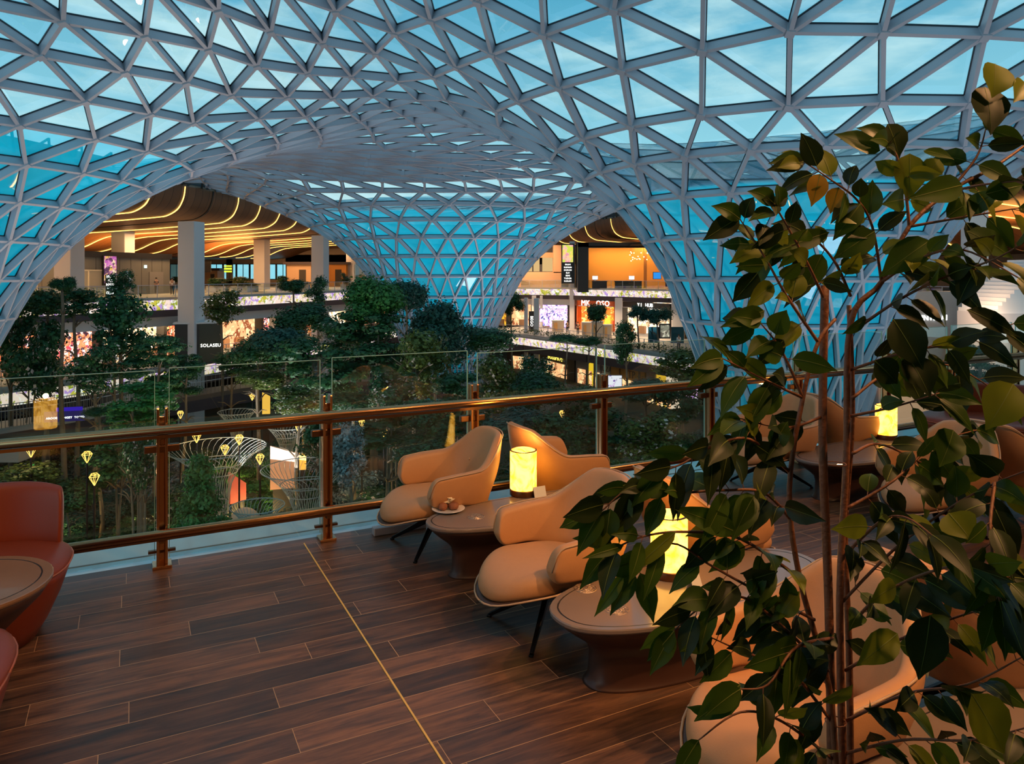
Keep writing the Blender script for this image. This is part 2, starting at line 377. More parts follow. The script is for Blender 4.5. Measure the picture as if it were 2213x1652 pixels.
# ------------------------------------------------------------------ lounge floor, ledge, railing
U = Vector((.8897, .4565, 0)); NV = Vector((-.4565, .8897, 0))
R0 = Vector((-2.394, 5.063, 0))
RZ = math.atan2(U.y, U.x)
def RL(t, n=0, z=0): return R0+U*t+NV*n+Vector((0, 0, z))
def G(px, py, z=0.0):
    D = F*(EYE-z)/(py-HY); return Vector(((px-HX)/F*D, D, z))
def wood_floor():
    m = bpy.data.materials.new('plank_floor'); m.use_nodes = True; nt = m.node_tree; N = nt.nodes; L = nt.links; b = N['Principled BSDF']
    tc = N.new('ShaderNodeTexCoord'); mp = N.new('ShaderNodeMapping'); mp.inputs['Rotation'].default_value = (0, 0, -RZ); L.new(tc.outputs['Object'], mp.inputs[0])
    br = N.new('ShaderNodeTexBrick'); br.inputs['Scale'].default_value = 1.0; br.inputs['Brick Width'].default_value = 1.25; br.inputs['Row Height'].default_value = .185
    br.inputs['Mortar Size'].default_value = .0015; br.inputs['Mortar Smooth'].default_value = .0; br.offset = 0.0; br.offset_frequency = 1
    br.inputs['Color1'].default_value = (.0, .0, .0, 1); br.inputs['Color2'].default_value = (1, 1, 1, 1); br.inputs['Mortar'].default_value = (0, 0, 0, 1)
    sx = N.new('ShaderNodeSeparateXYZ'); L.new(mp.outputs[0], sx.inputs[0])
    dv = N.new('ShaderNodeMath'); dv.operation = 'DIVIDE'; dv.inputs[1].default_value = .185; L.new(sx.outputs[1], dv.inputs[0])
    fl0 = N.new('ShaderNodeMath'); fl0.operation = 'FLOOR'; L.new(dv.outputs[0], fl0.inputs[0]); wn = N.new('ShaderNodeTexWhiteNoise'); wn.noise_dimensions = '1D'; L.new(fl0.outputs[0], wn.inputs['W'])
    ma = N.new('ShaderNodeMath'); ma.operation = 'MULTIPLY_ADD'; ma.inputs[1].default_value = 5.3; L.new(wn.outputs[0], ma.inputs[0]); L.new(sx.outputs[0], ma.inputs[2])
    cb = N.new('ShaderNodeCombineXYZ'); L.new(ma.outputs[0], cb.inputs[0]); L.new(sx.outputs[1], cb.inputs[1]); L.new(cb.outputs[0], br.inputs['Vector'])
    ms = N.new('ShaderNodeMapping'); ms.inputs['Scale'].default_value = (1.0, 9, 1); L.new(mp.outputs[0], ms.inputs[0])
    ad = N.new('ShaderNodeVectorMath'); ad.operation = 'ADD'; L.new(ms.outputs[0], ad.inputs[0])
    sc = N.new('ShaderNodeVectorMath'); sc.operation = 'SCALE'; sc.inputs['Scale'].default_value = 7.0; L.new(br.outputs['Color'], sc.inputs[0]); L.new(sc.outputs[0], ad.inputs[1])
    nz = N.new('ShaderNodeTexNoise'); nz.inputs['Scale'].default_value = 2.2; nz.inputs['Detail'].default_value = 8; nz.inputs['Roughness'].default_value = .68; nz.inputs['Distortion'].default_value = .6
    L.new(ad.outputs[0], nz.inputs['Vector'])
    cr = N.new('ShaderNodeValToRGB'); e = cr.color_ramp.elements; e[0].position = .3; e[0].color = (.022, .014, .011, 1); e[1].position = .72; e[1].color = (.25, .115, .055, 1)
    k = e.new(.5); k.color = (.115, .054, .030, 1)
    L.new(nz.outputs[0], cr.inputs[0])
    hv = N.new('ShaderNodeHueSaturation'); L.new(cr.outputs[0], hv.inputs['Color'])
    mr = N.new('ShaderNodeMapRange'); mr.inputs[3].default_value = .55; mr.inputs[4].default_value = 1.45; L.new(br.outputs['Color'], mr.inputs[0]); L.new(mr.outputs[0], hv.inputs['Value'])
    mx = N.new('ShaderNodeMixRGB'); mx.inputs[2].default_value = (.55, .33, .16, 1); L.new(br.outputs['Fac'], mx.inputs[0]); L.new(hv.outputs[0], mx.inputs[1]); L.new(mx.outputs[0], b.inputs['Base Color'])
    rr = N.new('ShaderNodeMapRange'); rr.inputs[3].default_value = .30; rr.inputs[4].default_value = .5; L.new(nz.outputs[0], rr.inputs[0]); L.new(rr.outputs[0], b.inputs['Roughness'])
    bp = N.new('ShaderNodeBump'); bp.inputs['Strength'].default_value = .15; bp.inputs['Distance'].default_value = .004; L.new(nz.outputs[0], bp.inputs['Height']); L.new(bp.outputs[0], b.inputs['Normal'])
    return m
M_floor = wood_floor()
fl = MB(); a, b_, c, d = RL(-9, .07), RL(22, .07), RL(22, -12), RL(-9, -12)
fl.prism([a[:2], d[:2], c[:2], b_[:2]], -.35, 0.0); struct(fl.build('floor', M_floor))
lg = MB(); a, b_, c, d = RL(-9, .69), RL(22, .69), RL(22, .075), RL(-9, .075)
lg.prism([a[:2], d[:2], c[:2], b_[:2]], -.9, -.012); struct(lg.build('trim_4', M_ledge))
lg = MB(); a, b_, c, d = RL(-9, .27), RL(22, .27), RL(22, .255), RL(-9, .255)
lg.prism([a[:2], d[:2], c[:2], b_[:2]], -.012, -.008); struct(lg.build('trim_5', mat('ledge_groove', (.2,.24,.26), .5)))
# the brass strip let into the floor
g0 = G(660, 1180); st = MB(); st.box((0, 0, .001), (7.2, .009, .004)); o = st.build('floor_strip', mat('brass_strip', (1.0, .60, .16), .5, .35))
o.location = (g0-NV*3.55); o.location.z = 0.0005; o.rotation_euler = (0, 0, math.atan2(NV.y, NV.x)); tag(o, 'thin brass strip let into the dark plank floor, running from the railing towards the viewer', 'floor strip')
# railing
TS = [-4.6, -3.45, -2.3, -1.13, 0, 1.117, 2.32, 3.593, 4.856, 6.07, 7.48, 8.68, 10.03, 11.3, 12.6, 13.9]
HR, LR, GT = .944, .245, 1.345
def rail(t0, t1, z, r, name, label):
    m = MB(); m.tube([RL(t0, -.115, z), RL(t1, -.115, z)], r, 20); o = m.build(name, M_bronze, smooth=True)
    o.data.polygons.foreach_set('use_smooth', [len(p.vertices) == 4 for p in o.data.polygons])
    return o
root = empty('glass_balustrade', RL(0), 0, 'waist-high glass balustrade with bronze posts and two bronze rails along the lounge edge', 'balustrade')
def child(mb, name, mt, parent, smooth=False, **k):
    # geometry given in world space, parent without rotation
    o = mb.build(name, mt, None, smooth); o.data.transform(Matrix.Translation(-Vector(parent.location))); o.parent = parent
    return o
m = MB(); m.tube([RL(-4.9, -.10, HR), RL(14.2, -.10, HR)], .032, 20); o = child(m, 'handrail', M_bronze, root, True)
m = MB(); m.box((0,0,0), (.1,.1,.1)); m = MB(); m.bar(RL(-4.9, -.085, HR-.045), RL(14.2, -.085, HR-.045), .05, .022); o = child(m, 'handrail_saddle', M_bronzed, root)
m = MB(); m.tube([RL(-4.9, -.10, LR), RL(14.2, -.10, LR)], .028, 20); o = child(m, 'lower_rail', M_bronze, root, True)
m = MB(); m.bar(RL(-4.9, -.09, LR-.036), RL(14.2, -.09, LR-.036), .035, .016); child(m, 'rail_saddle', M_bronzed, root)
for i, t in enumerate(TS):
    m = MB()
    for sgn in (-1, 1):
        m.box(RL(t+sgn*.026, -.02, .54), (.018, .085, 1.08), RZ)
        m.box(RL(t+sgn*.026, -.02, 1.083), (.019, .087, .006), RZ)
    m.box(RL(t, -.0, .52), (.034, .03, 1.0), RZ)
    m.box(RL(t, -.02, .012), (.12, .13, .02), RZ)
    o = child(m, 'post', M_bronze if i % 2 else M_bronze, root); bevel(o, .003, 2)
    for z in (HR, LR):
        m = MB(); m.bar(RL(t, -.03, z-.06), RL(t, -.10, z-.05), .03, .03); child(m, 'rail_bracket', M_bronzed, root)
    m = MB(); m.box(RL(t, 0, .80), (.22, .045, .05), RZ); o = child(m, 'clamp', M_bronzed, root); bevel(o, .006, 2)
    m = MB(); m.box(RL(t, 0, .10), (.17, .03, .018), RZ); child(m, 'lower_clamp', M_bronzed, root)
for i in range(len(TS)-1):
    a = TS[i]+.045; b_ = TS[i+1]-.045; zt = GT+.012*((i*37) % 3-1)
    m = MB(); m.box(RL((a+b_)/2, 0, (zt+.05)/2), (b_-a, .014, zt-.05), RZ); tilt = ((i*53) % 5-2)*.0006
    o = child(m, 'glass_pane', M_railglass, root)
    m = MB(); y = .0
    m.box(RL((a+b_)/2, 0, zt+.001), (b_-a, .0145, .004), RZ)
    m.box(RL(a, 0, (zt+.05)/2), (.004, .0145, zt-.05), RZ); m.box(RL(b_, 0, (zt+.05)/2), (.004, .0145, zt-.05), RZ)
    child(m, 'pane_edge', mat('glass_edge', (.35,.62,.52), .3, emit=None), root)
# bracket lying on the ledge behind the first chair
m = MB(); m.box((0, 0, .03), (.42, .07, .06)); o = m.build('floor_bracket', M_steel); bevel(o, .006); o.location = RL(1.66, -.10, .0); o.rotation_euler = (0, 0, RZ)
tag(o, 'short metal channel bracket on the floor under the balustrade behind the first tan chair', 'bracket')

lc = MB(); p = [RL(-14, -2.6), RL(26, -2.6), RL(26, -14), RL(-14, -14)]; lc.prism([q[:2] for q in (p[0], p[3], p[2], p[1])], 4.9, 5.3); struct(lc.build('ceiling', mat('lounge_ceiling', (.16,.10,.07), .6)))
lc = MB(); p = [RL(-14, -12), RL(26, -12), RL(26, -12.4), RL(-14, -12.4)]; lc.prism([q[:2] for q in (p[0], p[3], p[2], p[1])], 0, 4.9); struct(lc.build('wall_front', mat('lounge_back_wall', (.10,.06,.04), .6)))

m = MB(); m.bar(RL(-12, -2.75, 4.885), RL(24, -2.75, 4.885), .10, .03); o = m.build('cove_light', emis('cove_amber', (1.0,.52,.14), 5)); tag(o, 'long amber cove light under the edge of the lounge ceiling above the viewer', 'ceiling light')
# ------------------------------------------------------------------ lounge chairs, tables, lamps
KS = 1.111
def chair_meshes(leather, shellm, pip, legm):
    """front is +Y; returns dict name -> mesh"""
    W, DB, FR = .312, .31, .185
    def plan(a):   # a in -1..1 -> x, y, outward normal
        s = abs(a); sg = 1 if a >= 0 else -1
        if s < .62:
            t = s/.62*PI/2; e = .82
            x = W*math.sin(t)**e; y = -DB*math.cos(t)**e+(-.02)
            nx, ny = math.sin(t), -math.cos(t)
        else:
            t = (s-.62)/.38; x = W-.012*t*t; y = -.02+(FR+.02)*t; nx, ny = 1.0, 0.0
        return sg*x, y, sg*nx, ny
    def top(a):
        s = abs(a)
        if s < .17: return .805-.014*(s/.17)**2
        if s < .47: return .600+.191*(1-smooth((s-.17)/.30)**.9)
        t = (s-.47)/.53; return .600-.028*t
    def bot(a): s = abs(a); return .30+.08*smooth((s-.25)/.4)
    NA, NBb = 52, 7
    rows_o, rows_i = [], []
    th = .033
    for ia in range(NA+1):
        a = -1+2*ia/NA; x, y, nx, ny = plan(a); zt, zb = top(a), bot(a); s = abs(a)
        # rounded ends of the arms
        edge = max(0, (s-.87)/.13); sh = .075*(1-math.sqrt(max(0, 1-edge**2)))*1.0
        zt2 = zt-sh*1.6; zb2 = zb+sh*1.0
        ro, ri = [], []
        for ib in range(NBb+1):
            u = ib/NBb; z = zb2+(zt2-zb2)*u
            h = max(0, z-.36)
            lean = h*(.30 if s < .3 else .30-.14*smooth((s-.3)/.3)); bulge = .018*math.sin(PI*u)
            taper = 1-.26*smooth((z-.56)/.22)*smooth((.62-s)/.3)
            px, py = x*taper, y
            ro.append((px+nx*(lean+th+bulge), py+ny*(lean+th+bulge), z)); ri.append((px+nx*(lean-th-bulge*.6), py+ny*(lean-th-bulge*.6), z))
        rows_o.append(ro); rows_i.append(ri)
    out = {}
    m = MB(); rows = []
    for ro, ri in zip(rows_o, rows_i):
        tp = [((ro[-1][0]+ri[-1][0])/2, (ro[-1][1]+ri[-1][1])/2, ro[-1][2]+.014)]; bt = [((ro[0][0]+ri[0][0])/2, (ro[0][1]+ri[0][1])/2, ro[0][2]-.008)]
        rows.append(ro+tp+ri[::-1]+bt)
    m.grid(rows, closeu=True); n = len(rows[0])
    m.f.append(tuple(range(n-1, -1, -1))); m.m.append(0); m.f.append(tuple(len(rows)*n-n+j for j in range(n))); m.m.append(0)
    out['backrest'] = (m, shellm if False else leather, 1)
    # piping around the outer top edge
    m = MB(); pts = [(r[-1][0], r[-1][1], r[-1][2]+.004) for r in rows_o]; m.tube(pts, .0045, 6); out['piping'] = (m, pip, 0)
    # seat
    def outline(t, k):   # t angle, k inset factor
        x = math.sin(t); y = math.cos(t)
        fx = .262 if y < 0 else .262+.05*math.sin(min(1, y*1.6)*PI/2)*(1-abs(y))
        ex = 2.5 if y < 0 else 2.25
        rr = (abs(x)**ex+abs(y)**ex)**(-1/ex)
        return x*rr*fx*k, (.065+y*rr*(.335 if y > 0 else .30)*k)
    def ringpts(k, z, droop=1.0):
        r_ = []
        for j in range(36):
            t = 2*PI*j/36; x, y = outline(t, k)
            dz = -max(0, y-.16)**2*1.15*droop
            r_.append((x, y+(.03*max(0, y-.1) if droop else 0), z+dz+.0))
        return r_
    m = MB(); rows = [ringpts(.90, .288), ringpts(1.0, .305), ringpts(1.035, .34), ringpts(1.0, .380), ringpts(.90, .402), ringpts(.68, .410), ringpts(.35, .405, .8)]
    m.grid(rows, closeu=True); b = len(m.v); m.f.append(tuple(range(35, -1, -1))); m.m.append(0); m.f.append(tuple(b-36+j for j in range(36))); m.m.append(0)
    out['seat'] = (m, leather, 1)
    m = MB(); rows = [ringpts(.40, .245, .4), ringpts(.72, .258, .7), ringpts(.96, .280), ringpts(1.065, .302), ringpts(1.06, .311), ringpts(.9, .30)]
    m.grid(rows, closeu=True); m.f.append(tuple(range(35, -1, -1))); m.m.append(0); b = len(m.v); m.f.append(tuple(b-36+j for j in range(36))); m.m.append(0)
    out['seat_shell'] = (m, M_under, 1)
    m = MB(); pts = ringpts(1.072, .308); m.tube(pts+[pts[0]], .0055, 6); out['seat_piping'] = (m, pip, 0)
    m = MB(); m.lathe([(.09, .25), (.09, .225), (.05, .21), (.045, .17)], (0, .0, 0), 16); out['hub'] = (m, legm, 0)
    for i, an in enumerate((45, 135, 225, 315)):
        a = math.radians(an); m = MB()
        m.bar((.03*math.cos(a), .03*math.sin(a), .20), (.36*math.cos(a), .36*math.sin(a), .012), .034, .045, w2=.02, h2=.02)
        m.box((.36*math.cos(a), .36*math.sin(a), .006), (.026, .026, .012), a); out['leg_%d' % i] = (m, legm, 0)
    return out
def make_chair(name, label, cat, group, loc, face, leather, shellm, pip, legm=M_iron, tuft=False):
    root = empty(name, loc, math.atan2(face[1], face[0])-PI/2, label, cat, group)
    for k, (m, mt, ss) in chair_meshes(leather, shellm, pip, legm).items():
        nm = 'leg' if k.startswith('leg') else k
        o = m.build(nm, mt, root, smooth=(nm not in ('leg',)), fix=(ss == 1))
        if ss: subsurf(o, 2)
        elif nm == 'leg': bevel(o, .004)
    if tuft:
        m = MB(); m.lathe([(.0, .004), (.006, .003), (.009, .0), (.009, -.004)], (0, 0, 0), 12, capb=False); o = m.build('button', leather, root, True)
        o.location = (0, -.262, .60); o.rotation_euler = (-1.35, 0, 0)
    return root
FL_ = (-.8897, -.4565); FRt = (.8897, .4565); GRP = 'tan leather lounge chairs'
def W2(x, y): return Vector((x*KS, y*KS, 0))
A1 = make_chair('lounge_chair', 'tan leather lounge chair closest to the bronze railing, left of the plate and first lamp', 'chair', GRP, W2(-.50, 4.90), FL_, M_tan, M_tanshell, M_piping, tuft=True)
row = (.70, -1.25)
chairs = [
 ((.19, 3.78), FL_, 'tan leather lounge chair between the two long tables, its seat front facing the open floor'),
 ((.40, 5.42), FRt, 'tan leather lounge chair seen from behind, between the first lamp and the railing'),
 ((1.12, 4.20), FRt, 'tan leather lounge chair with its back to the viewer, right behind the second lamp'),
 ((.94, 2.50), FL_, 'largest tan leather lounge chair in view, half hidden by the potted fig'),
 ((1.86, 2.96), FRt, 'tan leather lounge chair turned away at the lower right behind the fig leaves'),
 ((2.20, 6.30), FL_, 'tan leather lounge chair by the railing left of the third lamp, behind the fig stems'),
 ((3.02, 6.80), FRt, 'tan leather lounge chair right of the third lamp, its back against the railing side'),
 ((2.90, 5.10), FL_, 'tan leather lounge chair in the far group, on the near side of the third lamp'),
 ((3.78, 5.55), FRt, 'tan leather lounge chair at the far right in front of the rust sofa')]
for (p, fc, lb) in chairs:
    dup(A1, W2(*p), math.atan2(fc[1], fc[0])-PI/2, lb)

def stad(n, L, W, k, z, ex=2.35):
    r_ = []
    for j in range(n):
        t = 2*PI*j/n; x, y = math.cos(t), math.sin(t); rr = (abs(x)**ex+abs(y)**ex)**(-1/ex)
        ins = (1-k)*W
        r_.append((x*rr*(L-ins*1.35), y*rr*(W-ins), z))
    return r_
def closed(m, rows, mi=0):
    n = len(rows[0]); b = len(m.v); m.grid(rows, closeu=True); e = len(m.v)
    m.f.append(tuple(b+j for j in range(n-1, -1, -1))); m.m.append(mi); m.f.append(tuple(e-n+j for j in range(n))); m.m.append(mi)
def make_table(name, label, loc, rz, L, W, H, topm=M_tabletop, inlays=(), n=64):
    root = empty(name, loc, rz, label, 'table', 'long mushroom-shaped tables' if topm is M_tabletop else None)
    m = MB(); prof = [(.62,0),(.60,.02),(.56,.10),(.545,.40),(.57,.52),(.66,.62),(.80,.74),(.92,.86),(.985,.94)]
    closed(m, [stad(n, L, W, k, z*H) for k, z in prof]); m.build('pedestal', M_tablebody, root, True)
    m = MB(); closed(m, [stad(n, L, W, .985, .93*H), stad(n, L, W, 1.0, .95*H), stad(n, L, W, 1.0, .985*H), stad(n, L, W, .99, H), stad(n, L, W, .915, H), stad(n, L, W, .913, H-.003), stad(n, L, W, .897, H-.003), stad(n, L, W, .895, H), stad(n, L, W, .5, H)])
    o = m.build('tabletop', topm, root, True); o.data.polygons.foreach_set('use_smooth', [False]*len(o.data.polygons))
    m = MB(); pts = stad(n, L, W, .905, H-.0015); m.tube(pts+[pts[0]], .0028, 5); m.build('groove', M_black, root)
    for (x, y) in inlays:
        m = MB(); 
        for r in (.058, .044, .030, .016): m.tube([(x+r*math.cos(a*PI/12), y+r*math.sin(a*PI/12), H+.0005) for a in range(25)], .0016, 5)
        for a in range(12):
            an = a*PI/6; m.tube([(x+.018*math.cos(an), y+.018*math.sin(an), H+.0005), (x+.037*math.cos(an+.25), y+.037*math.sin(an+.25), H+.0008), (x+.056*math.cos(an), y+.056*math.sin(an), H+.0005)], .0012, 4)
        m.build('inlay', M_inlay, root)
    return root
TH = .367
T1 = W2(.18, 4.67); T2 = W2(.86, 3.50); T3 = W2(1.56, 2.25); T4 = W2(2.95, 6.15)
def tl(T, p):  # world point -> table local
    v = Vector(p)-T; return (v.x*math.cos(-RZ)-v.y*math.sin(-RZ), v.x*math.sin(-RZ)+v.y*math.cos(-RZ))
g1 = tl(T1, G(1028, 1117, TH)); g2 = tl(T2, G(1265, 1272, TH)); g3 = tl(T2, G(1333, 1318, TH))
make_table('coffee_table', 'long stone-topped table near the railing, holding the plate and the first lamp', T1, RZ, .84, .29, TH, inlays=[g1])
make_table('coffee_table', 'long stone-topped table with two round inlays, carrying the second lamp', T2, RZ, .84, .33, TH, inlays=[g2, g3])
make_table('coffee_table', 'long brown stone-topped table hidden behind the fig in the lower right corner', T3, RZ, .84, .34, TH)
make_table('coffee_table', 'long brown stone-topped table with the third lamp, in the far chair group', T4, RZ, .84, .34, TH)
# lamps
def shade_mat():
    m = bpy.data.materials.new('lit_alabaster'); m.use_nodes = True; nt = m.node_tree; N = nt.nodes; L = nt.links; N.clear()
    o = N.new('ShaderNodeOutputMaterial'); e = N.new('ShaderNodeEmission'); e.inputs[1].default_value = 5.0; L.new(e.outputs[0], o.inputs[0])
    tc = N.new('ShaderNodeTexCoord'); nz = N.new('ShaderNodeTexNoise'); nz.inputs['Scale'].default_value = 7; nz.inputs['Detail'].default_value = 6; nz.inputs['Distortion'].default_value = 2.2; L.new(tc.outputs['Object'], nz.inputs['Vector'])
    cr = N.new('ShaderNodeValToRGB'); el = cr.color_ramp.elements; el[0].position = .36; el[0].color = (.55, .22, .012, 1); el[1].position = .62; el[1].color = (1.0, .50, .085, 1)
    a = el.new(.46); a.color = (.9, .42, .05, 1); L.new(nz.outputs[0], cr.inputs[0]); L.new(cr.outputs[0], e.inputs[0]); return m
M_shade = shade_mat()
def make_lamp(loc, label):
    root = empty('table_lamp', loc, 0, label, 'lamp', 'glowing cylinder table lamps')
    m = MB(); m.lathe([(.098, 0), (.100, .004), (.100, .042), (.096, .046)], n=40); o = m.build('lamp_base', M_bronzed, root, True); bevel(o, .002)
    m = MB(); m.lathe([(.094, .046), (.0985, .05), (.0985, .322), (.0985, .328), (.090, .328), (.090, .05)], n=40, capb=False, capt=False); m.build('lamp_shade', M_shade, root, True)
    m = MB(); m.lathe([(.0995, .326), (.0995, .331), (.089, .331), (.089, .326), (.0995, .326)], n=40, capb=False, capt=False); m.build('rim', M_bronzed, root)
    m = MB(); m.lathe([(.0, .12), (.02, .125), (.026, .15), (.02, .18), (0, .19)], n=16, capb=False, capt=False); m.build('bulb', emis('bulb', (1, .7, .35), 12), root, True)
    return root
LP1 = G(1131, 1069, TH); LP2 = G(1446, 1243, TH); LP3 = G(1915, 948, TH)
lamp0 = make_lamp(LP1, 'glowing alabaster cylinder lamp on the table between the railing chairs')
dup(lamp0, LP2, 0.9, 'glowing alabaster cylinder lamp on the nearest table, seen through fig leaves')
dup(lamp0, LP3, 2.1, 'glowing alabaster cylinder lamp in the far chair group, behind the fig')
for q in (LP1, LP2, LP3):
    light('lamp_glow', 'POINT', (q.x, q.y, q.z+.30), (1.0, .50, .12), 13, size=.06)
# folded cards at the lamps
def card(loc, rz, label):
    m = MB(); m.add([(-.05,-.025,0),(.05,-.025,0),(.05,0,.075),(-.05,0,.075),(-.05,.025,0),(.05,.025,0)], [(0,1,2,3),(3,2,5,4)])
    o = m.build('table_card', mat('card', (.8,.76,.68), .6)); o.location = loc; o.rotation_euler = (0, 0, rz); so = o.modifiers.new('s', 'SOLIDIFY'); so.thickness = .0012
    tag(o, label, 'card')
card(G(1165, 1074, TH), .5, 'small folded cream card at the foot of the first lamp'); card(G(1500, 1272, TH), .9, 'small folded cream card beside the second lamp')
# plate, cakes, glass
def plate():
    p = G(969, 1104, TH); root = empty('dessert_plate', p, 0, 'round white dessert plate near the left end of the first table', 'plate')
    m = MB(); m.lathe([(.0, .004), (.07, .004), (.075, .006), (.112, .016), (.114, .0185), (.111, .019), (.074, .010), (.0, .008)], n=40, capb=False, capt=False); m.build('dish', mat('porcelain', (.82,.78,.74), .2, coat=.5), root, True)
    for (dx, dy, r, lb) in ((-.035, -.02, .034, 'small round brown cake on the left of the white plate'), (.038, -.005, .036, 'small round brown cake on the right of the white plate')):
        m = MB(); rr = random.Random(int(dx*1000)); prof = []
        rows = []
        for i in range(9):
            t = PI*i/8; rows.append([((r*math.sin(t)*(1+.1*rr.uniform(-1,1)))*math.cos(a*PI/8), (r*math.sin(t)*(1+.1*rr.uniform(-1,1)))*math.sin(a*PI/8), .028-.026*math.cos(t)*(1+.06*rr.uniform(-1,1))) for a in range(16)])
        m.grid(rows, closeu=True); o = m.build('pastry', mat('crumbly_cake', (.30,.10,.04), .7, bump=.8, bscale=60), None, True, fix=True); o.location = p+Vector((dx, dy, .006)); tag(o, lb, 'cake', 'cakes on the plate')
    m = MB(); rr = random.Random(3)
    for i in range(7):
        a = rr.uniform(0, 6.28); q = Vector((.0+.02*math.cos(a), .01+.012*math.sin(a), .05+.006*i)); u = Vector((math.cos(a*1.7), math.sin(a*1.7), .3))*.026; v = Vector((-math.sin(a), math.cos(a), rr.uniform(-.3,.8)))*.016
        m.add([q-u, q+v, q+u, q-v+Vector((0,0,.006))], [(0,1,2),(0,2,3)])
    m.tube([(.0,.01,.05),(.004,.01,.09),(.0,.01,.12)], [.009,.008,.006], 8)
    o = m.build('crumpled_napkin', mat('napkin', (.85,.72,.5), .8), None, fix=False); o.location = p; so = o.modifiers.new('s', 'SOLIDIFY'); so.thickness = .0015; tag(o, 'crumpled cream napkin twisted upright between the cakes on the plate', 'napkin')
plate()
def tumbler():
    p = G(990, 1090, TH); root = empty('drinking_glass', p, 0, 'small clear drinking glass behind the white plate on the first table', 'glass')
    m = MB(); m.lathe([(.0,.0),(.024,.0),(.030,.006),(.036,.035),(.034,.075),(.032,.105),(.0305,.105),(.032,.075),(.034,.036),(.028,.012),(.0,.011)], n=28, capb=False, capt=False)
    m.build('bowl', glass_mat('clear_glass', (.93,.88,.8), .22), root, True)
    m = MB(); m.lathe([(.0,.013),(.027,.014),(.0325,.036),(.0328,.050),(.0,.050)], n=28, capb=False, capt=False); m.build('drink', glass_mat('drink_water', (.95,.80,.5), .08), root, True)
tumbler()
# rust red seats on the left
def tub(loc, rz, label, W=.42, seatd=.40, cat='chair', name='club_chair', group='rust leather tub chairs', wide=1.0):
    root = empty(name, loc, rz, label, cat, group)
    def ring(k, z, ex=2.6):
        r_ = []
        for j in range(40):
            t = 2*PI*j/40; x, y = math.sin(t), math.cos(t); rr = (abs(x)**ex+abs(y)**ex)**(-1/ex); r_.append((x*rr*W*wide*k, y*rr*seatd*k, z))
        return r_
    m = MB(); closed(m, [ring(.70, .01), ring(.80, .10), ring(.90, .22), ring(.97, .33), ring(.995, .375)]); m.build('base', M_red, root, True, fix=True)
    m = MB(); closed(m, [ring(.99, .37), ring(1.0, .385), ring(.985, .405), ring(.93, .422), ring(.7, .432), ring(.3, .434)]); o = m.build('seat', M_red, root, True, fix=True)
    m = MB(); q = ring(1.003, .383); m.tube(q+[q[0]], .005, 6); m.build('piping', M_redp, root, True)
    m = MB(); rows = []
    for i in range(25):
        x = -1+2*i/24; y = -seatd*.92*(1-.35*abs(x)**2.2)+.02
        c = (x*W*wide*.74-.06, y)
        zt = .755-.03*abs(x)**4; rows.append([(c[0], c[1]-.07, .30), (c[0], c[1]-.085, .55), (c[0], c[1]-.09, zt-.03), (c[0], c[1]-.065, zt), (c[0], c[1]-.02, zt), (c[0], c[1]+.012, zt-.03), (c[0], c[1]+.035, .55), (c[0], c[1]+.06, .36)])
    m.grid(rows, closeu=True); n = 8; m.f.append(tuple(range(n-1,-1,-1))); m.m.append(0); e = len(m.v); m.f.append(tuple(e-n+j for j in range(n))); m.m.append(0)
    o = m.build('backrest', M_red, root, True, fix=True); subsurf(o, 2)
    return root
tubA = tub(Vector((-2.97, 3.98, 0)), math.atan2(-.92, .38)-PI/2, 'rust red leather tub chair at the left behind the small round table', W=.52, seatd=.42)
dup(tubA, Vector((-2.42, 2.83, 0)), math.atan2(.2, .5)-PI/2, 'rust red leather tub chair cut off by the lower left edge of the view')
tub(W2(4.72, 7.20), math.atan2(-.5, -.55)-PI/2+.35, 'rust red leather sofa by the railing at the far right', W=.50, seatd=.44, cat='sofa', name='sofa', group=None, wide=1.5)
tp = G(-88, 1285, .40)
tpf = Vector((tp.x, tp.y, 0)); root = empty('side_table', tpf, 0, 'round wooden-topped side table with a bowl-shaped pedestal in front of the rust tub chair', 'table')
m = MB(); m.lathe([(.20,0),(.20,.04),(.17,.12),(.20,.20),(.29,.29),(.36,.36),(.395,.42)], n=48); m.build('pedestal', M_tablebody, root, True)
m = MB(); m.lathe([(.395,.415),(.40,.425),(.40,.437),(.395,.44),(.352,.44),(.351,.437),(.345,.437),(.344,.44),(.2,.44)], n=48); m.build('tabletop', mat('walnut_top', (.30,.17,.10), .25, var=.25, vscale=3, coat=.4), root)
m = MB(); m.tube([(.348*math.cos(a*PI/24), .348*math.sin(a*PI/24), .4385) for a in range(49)], .0028, 5); m.build('groove', M_black, root)
r2 = dup(root, Vector((-1.98, 2.0, 0)), .6, 'round wooden-topped side table with a lamp, just outside the left edge of the view')
lp = dup(lamp0, Vector((-1.90, 2.06, .442)), .3, 'glowing alabaster cylinder lamp on the round side table at the far left')
light('lamp_glow', 'POINT', (lp.location.x, lp.location.y, .80), (1.0, .50, .12), 7, size=.025)
